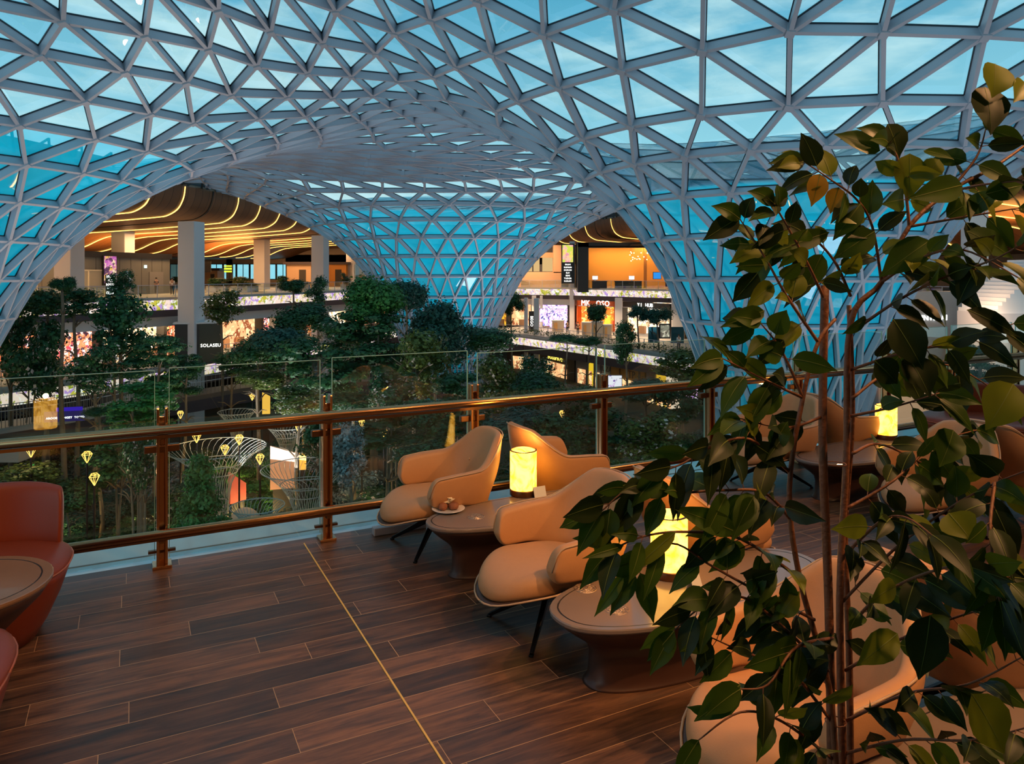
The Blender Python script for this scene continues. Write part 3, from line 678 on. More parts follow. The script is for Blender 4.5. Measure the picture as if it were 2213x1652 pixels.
# ------------------------------------------------------------------ ground, outer walls, concourse levels
G0 = -11.8
def soil():
    m = mat('planting_soil', (.022,.03,.014), .9, var=.5, vscale=.6, bump=.6, bscale=6); return m
m = MB(); m.box((0, 62, G0-.25), (190, 150, .5)); struct(m.build('ground', soil()))
def polyoff(pl, d):
    out = []
    for i, p in enumerate(pl):
        a = Vector(pl[max(0, i-1)]); b = Vector(pl[min(len(pl)-1, i+1)]); t = (b-a).normalized(); out.append(Vector(p)+Vector((-t.y, t.x))*d)
    return out
FLu = [(-48,36),(-37.4,54.1),(-29.5,68.6),(-23.9,83.5),(-18.6,99),(-15,122)]
FLm = [(-45,36),(-36.6,52.9),(-32.3,60),(-29.4,68.8),(-25.8,79.6),(-21,95),(-15,122)]
FRu = [(-6,122),(-1.3,113),(8.3,109),(20.7,96.7),(30.5,72),(37,50),(40,30)]
FRm = [(-6,106),(1.7,98.4),(9,87),(16,75.2),(25,62),(34,47),(38,30)]
# side: +1 = building lies to the left of the travel direction
M_ledscreen = screen_mat('led_banner', (1.0,.78,.66), [(.62,.55,.06),(.30,.36,.02),(.50,.30,.75),(1,.97,.9)], 1.0, .8, .545)
M_under_slab = mat('slab_soffit', (.42,.40,.40), .6)
def level(pl, side, ztop, depth, tag_, lab, led=(2.4, 3.3), dark=3.9, nose=.35, gaps=()):
    """slab with its lit banner; z given below the eye line"""
    inn = polyoff(pl, side*depth); m = MB(); n = len(pl)
    z0 = EYE-ztop; z1 = EYE-dark
    vs_ = []
    for p, q in zip(pl, inn): vs_ += [(p[0], p[1], z0), (q.x, q.y, z0), (p[0], p[1], z1), (q.x, q.y, z1)]
    fs = []
    for i in range(n-1):
        a = 4*i; b = a+4; fs += [(a, b, b+1, a+1), (a+2, a+3, b+3, b+2), (a, a+2, b+2, b)]
    m.add(vs_, fs); struct(m.build('floor' if tag_ == 'f' else 'floor', M_slab))
    # banner, leaning outwards, dark skirt under it
    out1 = polyoff(pl, -side*nose); out2 = polyoff(pl, -side*.12)
    cnt = [0]; order = sorted(range(n-1), key=lambda i: px_of((Vector(pl[i])+Vector(pl[i+1]))/2))
    for i in order:
        L_ = (Vector(pl[i+1])-Vector(pl[i])).length; k = max(1, round(L_/14))
        for j in range(k):
            t0, t1 = j/k+.006, (j+1)/k-.006
            def lerp(A, t): return Vector(A[i])*(1-t)+Vector(A[i+1])*t
            a0, a1, b0, b1 = lerp(out1, t0), lerp(out1, t1), lerp(out2, t0), lerp(out2, t1)
            if a0.y < 34 or max(px_of(a0), px_of(a1)) < -20 or min(px_of(a0), px_of(a1)) > 2230: continue
            c = (a0+a1)/2; root = empty('banner_screen', (c.x, c.y, EYE-led[1]), 0, lab+', %s panel from its left end' % ORD[cnt[0]], 'banner', lab); cnt[0] += 1
            m = MB(); c0, c1, d0, d1 = [lerp(X, t) for X, t in ((polyoff(pl, 0), t0), (polyoff(pl, 0), t1), (polyoff(pl, 0), t0), (polyoff(pl, 0), t1))]
            V = [Vector((p.x, p.y, z))-Vector(root.location) for p, z in ((b0, EYE-led[1]), (b1, EYE-led[1]), (a1, EYE-led[0]), (a0, EYE-led[0]), (c0, EYE-led[1]), (c1, EYE-led[1]), (c1, EYE-led[0]), (c0, EYE-led[0]))]
            m.add(V, [(0,1,2,3),(7,6,5,4),(0,4,5,1),(3,2,6,7),(0,3,7,4),(1,5,6,2)]); m.build('screen', M_ledscreen, root)
            m = MB(); m.bar(Vector((a0.x, a0.y, EYE-led[0]+.12))-Vector(root.location), Vector((a1.x, a1.y, EYE-led[0]+.12))-Vector(root.location), .5, .24); m.build('coping', M_slab, root)
            m = MB(); m.bar(Vector((b0.x, b0.y, (2*EYE-led[1]-dark)/2))-Vector(root.location), Vector((b1.x, b1.y, (2*EYE-led[1]-dark)/2))-Vector(root.location), .3, dark-led[1]); m.build('skirt', M_slabdark, root)
def along(pl, step, start=0.0):
    out = []; acc = -start
    for a, b in zip(pl, pl[1:]):
        a, b = Vector(a[:2]), Vector(b[:2]); L_ = (b-a).length; t = -acc
        while t <= L_:
            if t >= 0: out.append((a+(b-a)*(t/L_), (b-a).normalized()))
            t += step
        acc = -(t-L_)
    return out
def railing(pl, z, lab, step=1.5, h=1.1, glass=True, bars=0, ymin=34, cat='railing', mtop=M_steel, grp=None):
    cnt = 0; segs = [(Vector(a), Vector(b)) for a, b in zip(pl, pl[1:]) if max(a[1], b[1]) >= ymin]; segs.sort(key=lambda s: px_of((s[0]+s[1])/2))
    for a, b in segs:
        L_ = (b-a).length; n = max(1, round(L_/step)); root = empty('balcony_railing' if glass else 'bar_railing', (a.x, a.y, z), math.atan2((b-a).y, (b-a).x), lab+', %s stretch from its left end' % ORD[cnt], cat, grp or lab); cnt += 1
        m = MB(); m.bar((0, 0, h), (L_, 0, h), .06, .05); m.build('handrail', mtop, root)
        m = MB()
        if glass:
            m.box((L_*.5, 0, h*.5), (L_-.06, .015, h-.1)); m.build('glass_infill', M_farglass, root)
        elif bars:
            for i in range(int(L_/bars)): m.box(((i+.5)*bars, 0, h*.5), (.022, .022, h-.06))
            m.build('balusters', mtop, root)['kind'] = 'stuff'
        m = MB(); m.box((0, 0, h/2), (.05, .05, h)); me = m.mesh('upright', mtop)
        for i in range(n+1):
            o = bpy.data.objects.new('upright', me); C.objects.link(o); o.parent = root; o.location = (L_*i/n, 0, 0)
level(FLu, 1, 2.2, 46, 'f', 'lit floral banner on the upper left gallery')
level(FRu, 1, 2.2, 46, 'f', 'lit floral banner on the upper right gallery')
level(FLm, 1, 8.2, 46, 'f', 'lit floral banner on the left middle gallery', (8.6, 9.6), 10.4)
level(FRm, 1, 8.2, 50, 'f', 'lit floral banner on the right middle gallery', (8.6, 9.6), 10.5)
railing(polyoff(FLu, .1), EYE-2.2, 'glass railing along the upper left gallery', 1.9)
railing(polyoff(FRu, .1), EYE-2.2, 'glass railing along the upper gallery at the right', 1.9)
railing(polyoff(FLm, .6), EYE-8.2, 'pale post railing along the middle gallery on the left', 1.6, glass=False, bars=.8)
railing(polyoff(FRm, .6), EYE-8.2, 'pale post railing along the middle gallery on the right', 1.6, glass=False, bars=.8)
# light slab edge beams under the upper galleries
for pl in (FLu, FRu):
    q = polyoff(pl, .9); m = MB()
    for a, b in zip(q, q[1:]): m.bar((a.x, a.y, EYE-4.35), (b.x, b.y, EYE-4.35), .5, .9)
    struct(m.build('trim_6', M_white))
# outer walls and the far end
M_wallw = mat('far_wall', (.45,.36,.28), .7)
def wallbox(a, b, z0, z1, name, mt, th=.4):
    m = MB(); m.bar((a[0], a[1], (z0+z1)/2), (b[0], b[1], (z0+z1)/2), th, z1-z0); struct(m.build(name, mt))
a, b = Lp(20, 45, 0), Lp(135, 45, 0); wallbox(a, b, G0, 9.5, 'wall_left', M_wallw)
a, b = Rp(20, 45, 0), Rp(140, 45, 0); wallbox(a, b, G0, 9.5, 'wall_right', M_wallw)
for (x0, x1) in ((-64, -60.6), (-50.5, -49.4), (-40, 52)): wallbox((x0, 131), (x1, 131), EYE-2.2, EYE+3.2, 'wall_back', M_wallw)
wallbox((-70, 131), (60, 131), G0, EYE-2.2, 'wall_back', M_dark); wallbox((-70, 131), (60, 131), EYE+1.5, EYE+8, 'wall_back', M_wallw)
wallbox((-61, 131), (-39, 131), EYE-2.2, EYE-1.2, 'wall_back', M_wallw)
# day windows in the back wall of the left gallery
for i in range(9):
    x = -59.3+i*2.35
    root = empty('window_%d' % (i+1), (x, 131, EYE-1.2)); root['kind'] = 'structure'
    m = MB(); m.box((0, -.1, 2.75), (2.3, .2, .14)); m.box((0, -.1, .07), (2.3, .2, .14)); m.box((-1.1, -.1, 1.4), (.14, .2, 2.7)); m.box((1.1, -.1, 1.4), (.14, .2, 2.7)); m.box((0, -.1, 1.4), (.08, .2, 2.7)); m.build('window_frame', M_black, root)
    m = MB(); m.box((0, 0, 1.4), (2.1, .03, 2.6)); m.build('pane', glass_mat('window_glass', (.75,.92,.95), .05), root)
# ------------------------------------------------------------------ wooden wave ceilings with their light lines
def wood_mat():
    m = bpy.data.materials.new('walnut_soffit'); m.use_nodes = True; nt = m.node_tree; N = nt.nodes; L = nt.links; b = N['Principled BSDF']
    uv = N.new('ShaderNodeUVMap'); sp = N.new('ShaderNodeSeparateXYZ'); L.new(uv.outputs[0], sp.inputs[0])
    md = N.new('ShaderNodeMath'); md.operation = 'FRACT'; L.new(sp.outputs[0], md.inputs[0])
    lt = N.new('ShaderNodeMath'); lt.operation = 'LESS_THAN'; lt.inputs[1].default_value = .045; L.new(md.outputs[0], lt.inputs[0])
    fl_ = N.new('ShaderNodeMath'); fl_.operation = 'FLOOR'; L.new(sp.outputs[0], fl_.inputs[0]); wn = N.new('ShaderNodeTexWhiteNoise'); wn.noise_dimensions = '1D'; L.new(fl_.outputs[0], wn.inputs['W'])
    cr = N.new('ShaderNodeMixRGB'); cr.inputs[1].default_value = (.17,.075,.032,1); cr.inputs[2].default_value = (.22,.10,.045,1); L.new(wn.outputs[0], cr.inputs[0])
    mx = N.new('ShaderNodeMixRGB'); mx.inputs[2].default_value = (.02,.01,.006,1); L.new(lt.outputs[0], mx.inputs[0]); L.new(cr.outputs[0], mx.inputs[1]); L.new(mx.outputs[0], b.inputs['Base Color'])
    b.inputs['Roughness'].default_value = .5; return m
M_wood = wood_mat()
CP = [(0,7.65),(.08,6.95),(.28,6.35),(.65,5.75),(1.25,5.32),(2.1,5.02),(3.4,4.92),(10,4.5),(16.5,4.2),(18.0,4.0),(19.3,3.6),(20.6,3.05),(21.9,2.65),(23.5,2.45),(26,2.4),(45,2.4)]
def fine(cp, n=4):
    out = []
    for i in range(len(cp)-1):
        p0 = cp[max(0, i-1)]; p1 = cp[i]; p2 = cp[i+1]; p3 = cp[min(len(cp)-1, i+2)]
        for j in range(n):
            t = j/n; f_ = lambda a, b, c, d: .5*((2*b)+(-a+c)*t+(2*a-5*b+4*c-d)*t*t+(-a+3*b-3*c+d)*t**3)
            big = (p2[0]-p1[0]) > 5
            out.append((p1[0]+(p2[0]-p1[0])*t, p1[1]+(p2[1]-p1[1])*t) if big or (p3[0]-p2[0]) > 5 or (p1[0]-p0[0]) > 5 else (f_(p0[0], p1[0], p2[0], p3[0]), f_(p0[1], p1[1], p2[1], p3[1])))
    return out+[cp[-1]]
CPf = fine(CP)
def soffit(fn, s0, s1, rev=False, joints=()):
    n = len(CPf); m = MB(); ss = [s0, s1]
    vs_ = [fn(s, w, z) for s in ss for (w, z) in CPf]; fs = [(j, j+1, n+j+1, n+j) for j in range(n-1)]
    # top side, so the soffit has thickness
    vs2 = [fn(s, w+.25, z+.3) for s in ss for (w, z) in CPf]; b = len(vs_)
    fs2 = [(b+j, b+n+j, b+n+j+1, b+j+1) for j in range(n-1)]
    m.add(vs_+vs2, fs+fs2+[(0, n, b+n, b)])
    o = m.build('ceiling', M_wood, smooth=True); uv = o.data.uv_layers.new(name='UVMap'); tl_ = (s1-s0)
    for l in o.data.loops:
        k = l.vertex_index % b; uv.data[l.index].uv = ((s0 if k < n else s1)*1.0155/1.075*1.0, 0)
    struct(o); return o
soffit(Lp, 20, 131); soffit(Rp, 30, 131)
def strip(fn, Y, w0, w1, label, grp, side=1):
    pts = [fn(Y, w, z-.05) for (w, z) in CPf if w0 <= w <= w1]
    out = [pts[0]]
    for p in pts[1:]:
        if (p-out[-1]).length > .12: out.append(p)
    c = out[len(out)//2]; m = MB()
    for a, b in zip(out, out[1:]):
        m.bar(a-c, b-c, .11, .05, (0,0,1) if abs((b-a).normalized().z) < .8 else (1,0,0))
    o = m.build('ceiling_light_line', M_led); o.location = c; tag(o, label, 'ceiling light', grp)
    return o
Ys = [47.9, 52.2, 56.5, 60.8, 65.1, 73.8, 78.1, 82.5, 87.0, 91.6, 100.5, 105, 109.5, 114, 118.5]
for i, Y in enumerate(Ys): strip(Lp, Y, 0.0, 24.5, 'amber light line on the left wooden wave ceiling, %s counted from the left edge' % ORD[i], 'light lines of the left wooden ceiling')
for i, Y in enumerate([39, 43.3, 47.5, 52, 56.5, 61, 70, 74.4, 79, 86.5, 93.5, 98.5, 104, 112, 118, 123.5]): strip(Rp, Y, 0.0, 24.5, 'amber light line on the right wooden ceiling, %s counted from the right edge' % ORD[i], 'light lines of the right wooden ceiling')
# dark expansion joints
for fn, ys in ((Lp, (43.6, 69.4, 96)), (Rp, (65.5, 82.5, 109))):
    for Y in ys:
        m = MB(); pts = [fn(Y, w, z-.03) for (w, z) in CPf if w < 23]
        for a, b in zip(pts, pts[1:]): m.bar(a, b, .28, .07, (0,0,1) if abs((b-a).normalized().z) < .8 else (1,0,0))
        struct(m.build('trim_7', M_black))
# opaque roof and dark truss strip above the ceilings
M_truss = mat('roof_truss_dark', (.02,.035,.045), .6)
for fn in (Lp, Rp):
    m = MB(); c = [fn(20, .3, 8.25), fn(131, .3, 8.25), fn(131, 46, 8.25), fn(20, 46, 8.25)]; d = [v+Vector((0,0,.5)) for v in c]
    m.add(c+d, [(0,1,2,3),(7,6,5,4),(0,4,5,1),(1,5,6,2),(2,6,7,3),(3,7,4,0)]); struct(m.build('ceiling', M_truss))
    m = MB(); m.bar(fn(20, .35, 8.0), fn(131, .35, 8.0), .3, .8); struct(m.build('trim_8', M_truss))
    m = MB(); Y = 22
    while Y < 128:
        m.bar(fn(Y, .1, 7.7), fn(Y+1.1, -.8, 8.9), .16, .16); m.bar(fn(Y+2.2, .1, 7.7), fn(Y+1.1, -.8, 8.9), .16, .16); Y += 2.9
    struct(m.build('trim_9', M_truss))
# warm light under the ceilings (downlights, then added upward fill)
for (fn, Y, w, pw) in ((Lp, 50, 12, 900), (Lp, 62, 10, 900), (Lp, 76, 10, 1000), (Lp, 90, 10, 1000), (Lp, 105, 10, 1000), (Lp, 118, 10, 900), (Rp, 45, 8, 700), (Rp, 60, 10, 800), (Rp, 92, 8, 1000), (Rp, 106, 8, 900), (Rp, 120, 8, 800)):
    p = fn(Y, w, 4.2); light('gallery_downlight', 'AREA', p, (1.0,.55,.24), pw, size=5)
for (fn, Y, w, pw) in ((Lp, 56, 15, 500), (Lp, 78, 15, 500), (Lp, 100, 15, 500), (Rp, 55, 10, 300), (Rp, 100, 10, 500)):
    p = fn(Y, w, 1.0); l = light('wood_ceiling_fill', 'AREA', p, (1.0,.42,.09), pw*4.0, rot=(PI, 0, 0), size=6)  # added fill aimed upward to turn the wooden ceilings more orange
# ------------------------------------------------------------------ columns
def column(x, y, z0, z1, w, label, grp, mt=M_col, d=None, rz=None):
    m = MB(); m.box((0, 0, (z1-z0)/2), (w, d or w, z1-z0)); o = m.build('column', mt); bevel(o, .06, 2); o.location = (x, y, z0); o.rotation_euler = (0, 0, rz if rz is not None else -.17)
    tag(o, label, 'column', grp, kind='structure')
for (px, D) in ((413.5, 66), (692, 91)):
    x = X_(px, D); column(x, D, G0, EYE+4.55, 1.62, '', None)
for (px, D) in ((266, 78), (566, 100), (762, 120), (150, 62)): column(X_(px, D), D, EYE-2.2, EYE+4.5, 1.6, '', None)
column(X_(597, 86), 86, G0, EYE-3.9, 1.2, '', None)
for (px, D, w) in ((1237, 108.6, .75), (1468, 94, 1.9)): column(X_(px, D), D, G0, EYE+4.6, w, '', None, d=1.2)
for (px, D, w) in ((1154, 110, .6), (1170, 110, .4), (1337, 101, 1.0), (1160, 99, .7), (1137, 101, .5)): column(X_(px, D), D, G0, EYE-3.4, w, '', None)
column(X_(2106, 50), 50, G0, EYE+5, 1.25, '', None)
# ------------------------------------------------------------------ left gallery: service block, doors, poster, signs
M_poster = screen_mat('floral_poster', (.75,.25,.55), [(.9,.55,.10),(.55,.12,.45),(1,.75,.5),(.12,.05,.1)], 1.0, .9, .53)
M_led_text = screen_mat('scrolling_text', (.01,.01,.03), [(.9,.9,1),], 1.2, 3.2, .58, (1,1,.6))
pa = Vector((X_(-60, 58), 58)); pb = Vector((X_(367, 80), 80)); dv = (pb-pa).normalized(); rzb = math.atan2(dv.y, dv.x); Lb = (pb-pa).length
root = empty('service_block', (pa.x, pa.y, EYE-2.2), rzb, 'long grey panelled service block with a black roof band on the upper left gallery', 'kiosk')
m = MB(); m.box((Lb/2, 3, 1.85), (Lb, 6, 3.7)); m.build('wall', M_grey, root)
m = MB(); m.box((Lb/2, 2.95, 3.95), (Lb+.2, 6.3, .55)); m.build('roof_band', M_black, root)
m = MB(); 
for i in range(int(Lb/1.5)): m.box((i*1.5+.4, -.005, 1.85), (.03, .02, 3.7))
m.build('panel_joints', M_dark, root)
def bx(px): # position along the block for a pixel column
    k = (px-HX)/F; return (k*pa.y-pa.x)/(dv.x-k*dv.y)
for (x0, x1) in ((-10, 77), (152, 225)):
    a, b = bx(x0), bx(x1); m = MB(); m.box(((a+b)/2, -.06, 1.2), (b-a, .08, 2.4)); d = m.build('door', mat('pale_shutter', (.42,.40,.32), .5), root)
    m = MB()
    for x in (a, (a+b)/2, b): m.box((x, -.12, 1.2), (.14, .06, 2.5))
    m.box(((a+b)/2, -.12, 2.44), (b-a+.1, .06, .12)); m.build('frame', mat('cream_frame', (.75,.70,.55), .5), d)
a = bx(322); b = bx(352); m = MB(); m.box(((a+b)/2, -.04, 1.15), (b-a, .05, 2.3)); m.build('door', mat('grey_door', (.22,.21,.20), .5), root)
m = MB(); m.box((bx(314), -.04, 2.85), (.35, .05, .3)); m.build('exit_sign', emis('exit_white', (.7,1,.85), 2.0), root)
root2 = empty('poster', (pa.x+dv.x*bx(233)-.25*dv.y*-1*0, pa.y+dv.y*bx(233), EYE-2.2), rzb, 'upright floral poster screen in a black frame against the grey service block', 'poster')
m = MB(); m.box((0, -.2, 2.45), (1.75, .16, 2.9)); m.build('frame', M_black, root2)
m = MB(); m.box((0, -.3, 2.5), (1.5, .05, 2.6)); m.build('picture', M_poster, root2)
root3 = empty('sign_board', (X_(238, 66), 66, EYE-2.2), rzb, 'black sign board with rows of small white letters below the poster', 'sign')
m = MB(); m.box((0, 0, 1.1), (1.0, .12, 1.9)); m.build('board', M_black, root3)
def text(body, size, mt, parent=None, loc=(0,0,0), rot=(PI/2,0,0), extr=.01, name='lettering', align='CENTER', wx=1.0):
    c = bpy.data.curves.new(name, 'FONT'); c.body = body; c.size = size; c.extrude = extr; c.align_x = align; c.align_y = 'CENTER'; c.resolution_u = 2; c.space_character = 1.05
    c.materials.append(mt); t_ = bpy.data.objects.new(name, c); C.objects.link(t_); bpy.context.view_layer.update()
    me = bpy.data.meshes.new_from_object(t_.evaluated_get(bpy.context.evaluated_depsgraph_get())); bpy.data.objects.remove(t_); bpy.data.curves.remove(c)
    o = bpy.data.objects.new(name, me); C.objects.link(o); o.location = loc; o.rotation_euler = rot; o.scale = (wx, 1, 1)
    if parent: o.parent = parent
    return o
M_txt = emis('white_lettering', (1,.98,.92), 3.0); M_txtg = emis('gold_lettering', (1,.72,.12), 2.4)
for k, s_ in enumerate(('HUMS', 'SEO', 'MWAS', 'BEHS', 'OZAN')): text(s_, .36, M_txt, root3, (0, -.07, 1.85-.36*k))
# ------------------------------------------------------------------ tiny things on the left gallery
def screen_box(px, py, D, w, h, label, mt, cat='screen', name='hanging_screen', rz=0, d=.15):
    p = P(px, py, D); root = empty(name, p, rz, label, cat)
    m = MB(); m.box((0, .05, 0), (w+.12, d, h+.12)); m.build('housing', M_black, root)
    m = MB(); m.box((0, -.05, 0), (w, .06, h)); m.build('display', mt, root); return root
screen_box(445, 577, 92, 1.1, 1.2, 'small dark hanging screen beside the first tall column', M_black)
M_yg = emis('yellow_board', (.75,.9,.05), 1.2)
r_ = screen_box(493, 581, 92, .95, .25, 'hanging wayfinding sign with yellow stripes', M_yg, 'sign')
m = MB(); m.box((0, -.06, -.35), (.95, .05, .2)); m.box((0, -.06, .33), (.95, .05, .16)); m.build('stripe', M_yg, r_)
for (x0, x1, y0, y1, D, col, lab) in ((620, 672, 572, 640, 112, (.55,.36,.22), 'tan kiosk with a dark roof on the upper gallery behind the trees'), (700, 748, 572, 640, 118, (.75,.30,.05), 'orange kiosk with a dark roof beside the third column'), (440, 470, 585, 640, 125, (.5,.3,.15), 'small brown kiosk near the day windows')):
    root = empty('kiosk', (X_((x0+x1)/2, D), D, EYE-2.2), 0, lab, 'kiosk'); w = (x1-x0)/F*D; h = Z_(y0, D)-(EYE-2.2)
    m = MB(); m.box((0, 1.5, h/2), (w, 3, h)); m.build('body', mat('kiosk_%d' % x0, col, .6), root); m = MB(); m.box((0, 1.4, h+.2), (w+1, 3.6, .4)); m.build('roof', M_slabdark, root)
    m = MB(); m.box((w*.15, -.03, h*.4), (w*.28, .08, h*.75)); m.build('door', M_dark, root)
# pavilion with white posts beside the funnel
root = empty('pavilion', (X_(805, 116), 116, EYE-2.2), 0, 'glass pavilion with white posts and a planted roof beside the middle funnel', 'pavilion')
for x in (-3, -1, 1, 3): m = MB(); m.box((x, 0, 1.9), (.25, .25, 3.8)); m.build('post', M_white, root)
m = MB(); m.box((0, 1, 3.9), (6.6, 2.6, .3)); m.build('roof', M_white, root); m = MB(); m.box((0, .2, 1.8), (5.8, .05, 3.5)); m.build('glass', M_farglass, root)

for (px, D, pw) in ((-20, 58, 500), (150, 66, 500), (330, 72, 500), (520, 78, 500), (640, 92, 500), (1120, 108, 350), (1200, 105, 350), (1290, 98, 400), (1400, 92, 400)):
    light('mid_gallery_fill', 'AREA', (X_(px, D), D, EYE-4.8), (1,.66,.36), pw, size=4)  # added warm fill that brightens the middle galleries
# ------------------------------------------------------------------ shops
def merch(name, base, cols, s=1.3, scale=1.2, thr=.5): return screen_mat(name, base, cols, s*1.35, scale, thr)
MS = {
 'amber': merch('shop_amber', (1,.55,.18), [(.25,.10,.03),(1,.85,.5),(.7,.12,.05),(.02,.015,.01)], 1.5),
 'cream': merch('shop_cream', (1,.78,.5), [(.35,.2,.1),(1,.95,.85),(.8,.5,.25)], 1.5),
 'pink': merch('shop_pink', (1,.6,.5), [(.55,.05,.08),(1,.9,.85),(.05,.02,.03),(.9,.25,.1)], 1.4),
 'purple': merch('shop_screens', (.45,.30,.95), [(.9,.8,1),(.05,.04,.2),(.9,.4,.8),(1,1,1)], 1.5, 1.6, .52),
 'orange': merch('shop_orange', (.95,.22,.03), [(1,.62,.05),(.6,.06,.03),(1,.75,.2)], 1.2, .7, .55),
 'gold': merch('shop_gold', (.8,.42,.03), [(1,.7,.08),(.35,.12,.02)], 1.0, .6, .55),
 'warm': merch('shop_warm', (1,.45,.2), [(.3,.08,.03),(1,.7,.35)], 1.1, .8, .52)}
def shop(a, b, zf, h, key, label, sign=None, frame=M_dark, scol=None, ssize=.8, depth=1.0, header=.7, counter=True):
    a, b = Vector(a), Vector(b); d = b-a; L_ = d.length; rz = math.atan2(d.y, d.x)
    root = empty('shop_front', (a.x, a.y, zf), rz, label, 'shop')
    # local: x along, interior at +y (away from the hall)
    m = MB(); m.box((.1, depth/2, h/2), (.2, depth, h)); m.box((L_-.1, depth/2, h/2), (.2, depth, h)); m.box((L_/2, .15, h-header/2), (L_, .3, header)); m.build('frame', frame, root)
    m = MB(); m.box((L_/2, depth, h/2), (L_, .15, h)); m.build('lit_back_wall', MS[key], root)
    m = MB(); m.box((L_/2, depth/2, h-header-.05), (L_-.6, depth, .1)); m.build('soffit', M_white, root)
    if counter:
        r = random.Random(int(abs(a.x*100))+3); n = max(1, int(L_/2.2))
        for i in range(n):
            m = MB(); m.box((L_*(i+.5)/n+r.uniform(-.3,.3), depth*.35, .5), (1.0+r.uniform(-.3,.3), .4, 1.0))
            m.build('display_cabinet', mat('cabinet_wood', (.55,.30,.16), .5), root)
    if sign: text(sign, ssize, scol or M_txt, root, (L_*.5, -.06, h-header/2), extr=.02)
    return root
# middle level, left side (behind the trees)
wl = polyoff(FLm, 5.2)
q = along([tuple(p) for p in wl], 7.5, 0)
keys = ['amber', 'cream', 'amber', 'pink', 'cream', 'amber', 'warm', 'pink', 'amber', 'cream', 'warm', 'amber', 'cream']
names = ['with an amber glow furthest to the left', 'with cream lighting behind the slim trees', 'with amber shelves behind the bushy tree', 'with pink and white displays', 'with pale cream displays', 'with amber displays beside the black corner shop', 'in warm light past the first column', 'with pink posters past the black corner shop', 'in amber light under the second column', 'in cream light behind the tree tops', 'in warm light next to the funnel', 'far back in amber light', 'far back in cream light']
for i in range(len(q)-1):
    p0, _ = q[i]; p1, _ = q[i+1]
    if p0.y < 40: continue
    k = i % len(keys); sg = {3: None, 7: 'PS  SICO'}.get(i)
    shop(p0, p1, EYE-8.2, 4.2, keys[k], 'lit shop front on the middle left gallery '+names[k], sg)
# black corner shop with the white sign
ca = Vector((X_(412, 64.5), 64.5)); cb = Vector((X_(472, 66), 66)); rz = math.atan2((cb-ca).y, (cb-ca).x)
root = empty('corner_shop', (X_(431, 65.5), 65.5, EYE-8.2), .35, 'black corner shop with a glowing white sign at the foot of the first column', 'shop')
m = MB(); m.box((-.2, 2, 1.9), (3.6, 4, 3.5)); m.build('body', M_black, root); m = MB(); m.box((-.2, 2, 3.75), (3.9, 4.2, .12)); m.build('roof_edge', M_white, root)
m = MB(); m.box((.95, -.03, 2.0), (1.9, .06, 3.4)); m.build('sign_panel', mat('sign_green_black', (.03,.035,.02), .3), root)
text('SOLASEU', .40, M_txt, root, (.93, -.09, 1.75), extr=.02)
# upper right gallery: orange lounge with black frame, columns sign, chandelier
Za = EYE-2.2
D1 = 104
def box_px(x0, x1, y0, y1, D, mt, depth=.3, name='wall_panel', parent=None):
    c = P((x0+x1)/2, (y0+y1)/2, D); m = MB(); m.box((0, depth/2, 0), ((x1-x0)/F*D, depth, (y1-y0)/F*D)); o = m.build(name, mt)
    if parent: o.parent = parent; o.location = c-Vector(parent.location)
    else: o.location = c
    return o
root = empty('lounge_bar', (X_(1350, 106), 106, Za), 0, 'open bar room with an amber back wall and black frame on the upper right gallery', 'bar')
M_amberwall = mat('amber_wall', (.70,.36,.10), .6)
box_px(1262, 1460, 532, 632, 110, M_amberwall, .3, 'back_wall', root)
box_px(1249, 1272, 525, 632, 105, M_black, 4, 'side_wall', root); box_px(1249, 1462, 524, 534, 105, M_black, 4, 'header', root); box_px(1392, 1398, 534, 632, 108, mat('bronze_fin', (.3,.14,.05), .4), .4, 'post', root)
box_px(1270, 1432, 532, 536, 105, M_dark, .3, 'beam', root)
light('bar_wash', 'AREA', (X_(1340, 107.5), 107.5, EYE+3.6), (1,.55,.15), 700, rot=(.25, 0, 0), size=9, sizey=1)
for (x0, x1, lab) in ((1280, 1311, 'black bar counter at the left of the amber room'), (1329, 1386, 'longer black bar counter under the sparkling chandelier')):
    c = P((x0+x1)/2, 609, 104.5); root = empty('bar_counter', (c.x, c.y, Za), 0, lab, 'counter'); w = (x1-x0)/F*104.5
    m = MB(); m.box((0, 0, .5), (w, .7, 1.0)); m.build('body', M_black, root); m = MB(); m.box((0, 0, 1.03), (w+.15, .85, .06)); m.build('counter_top', M_dark, root)
for (px, lab) in ((1286, 'small bright monitor on the left bar counter'), (1365, 'small bright monitor on the right bar counter')):
    c = P(px, 602, 104.4); root = empty('monitor', (c.x, c.y, Za+1.06), 0, lab, 'monitor'); m = MB(); m.box((0, 0, .45), (.8, .06, .55)); m.build('housing', M_white, root)
    m = MB(); m.box((0, -.04, .45), (.72, .03, .47)); m.build('display', emis('screen_white', (.8,.9,1), 1.6), root); m = MB(); m.box((0, 0, .09), (.2, .2, .18)); m.build('stand', M_white, root)
r_ = screen_box(1420, 596, 104, 1.05, .9, 'small blue screen at the right end of the bar', emis('screen_blue', (.03,.25,.7), 1.2), 'screen', 'wall_screen')
ch = empty('chandelier', P(1392, 530, 104), 0, 'sparkling chandelier of many small hanging bulbs in the bar room', 'chandelier'); r = random.Random(5)
m = MB(); mb = MB(); 
for i in range(30):
    x, y, z = r.uniform(-1.95, 1.95), r.uniform(-1, 1), -r.uniform(.9, 2.3); m.bar((x, y, 0), (x, y, z), .012, .012); mb.lathe([(0,-.07),(.055,-.04),(.07,0),(.055,.04),(0,.07)], (x, y, z), 8, capb=False, capt=False)
m.box((0, 0, .03), (4.0, 2, .06)); m.build('rods', M_black, ch); mb.build('bulbs', emis('bulb_spark', (1,.75,.4), 9), ch)
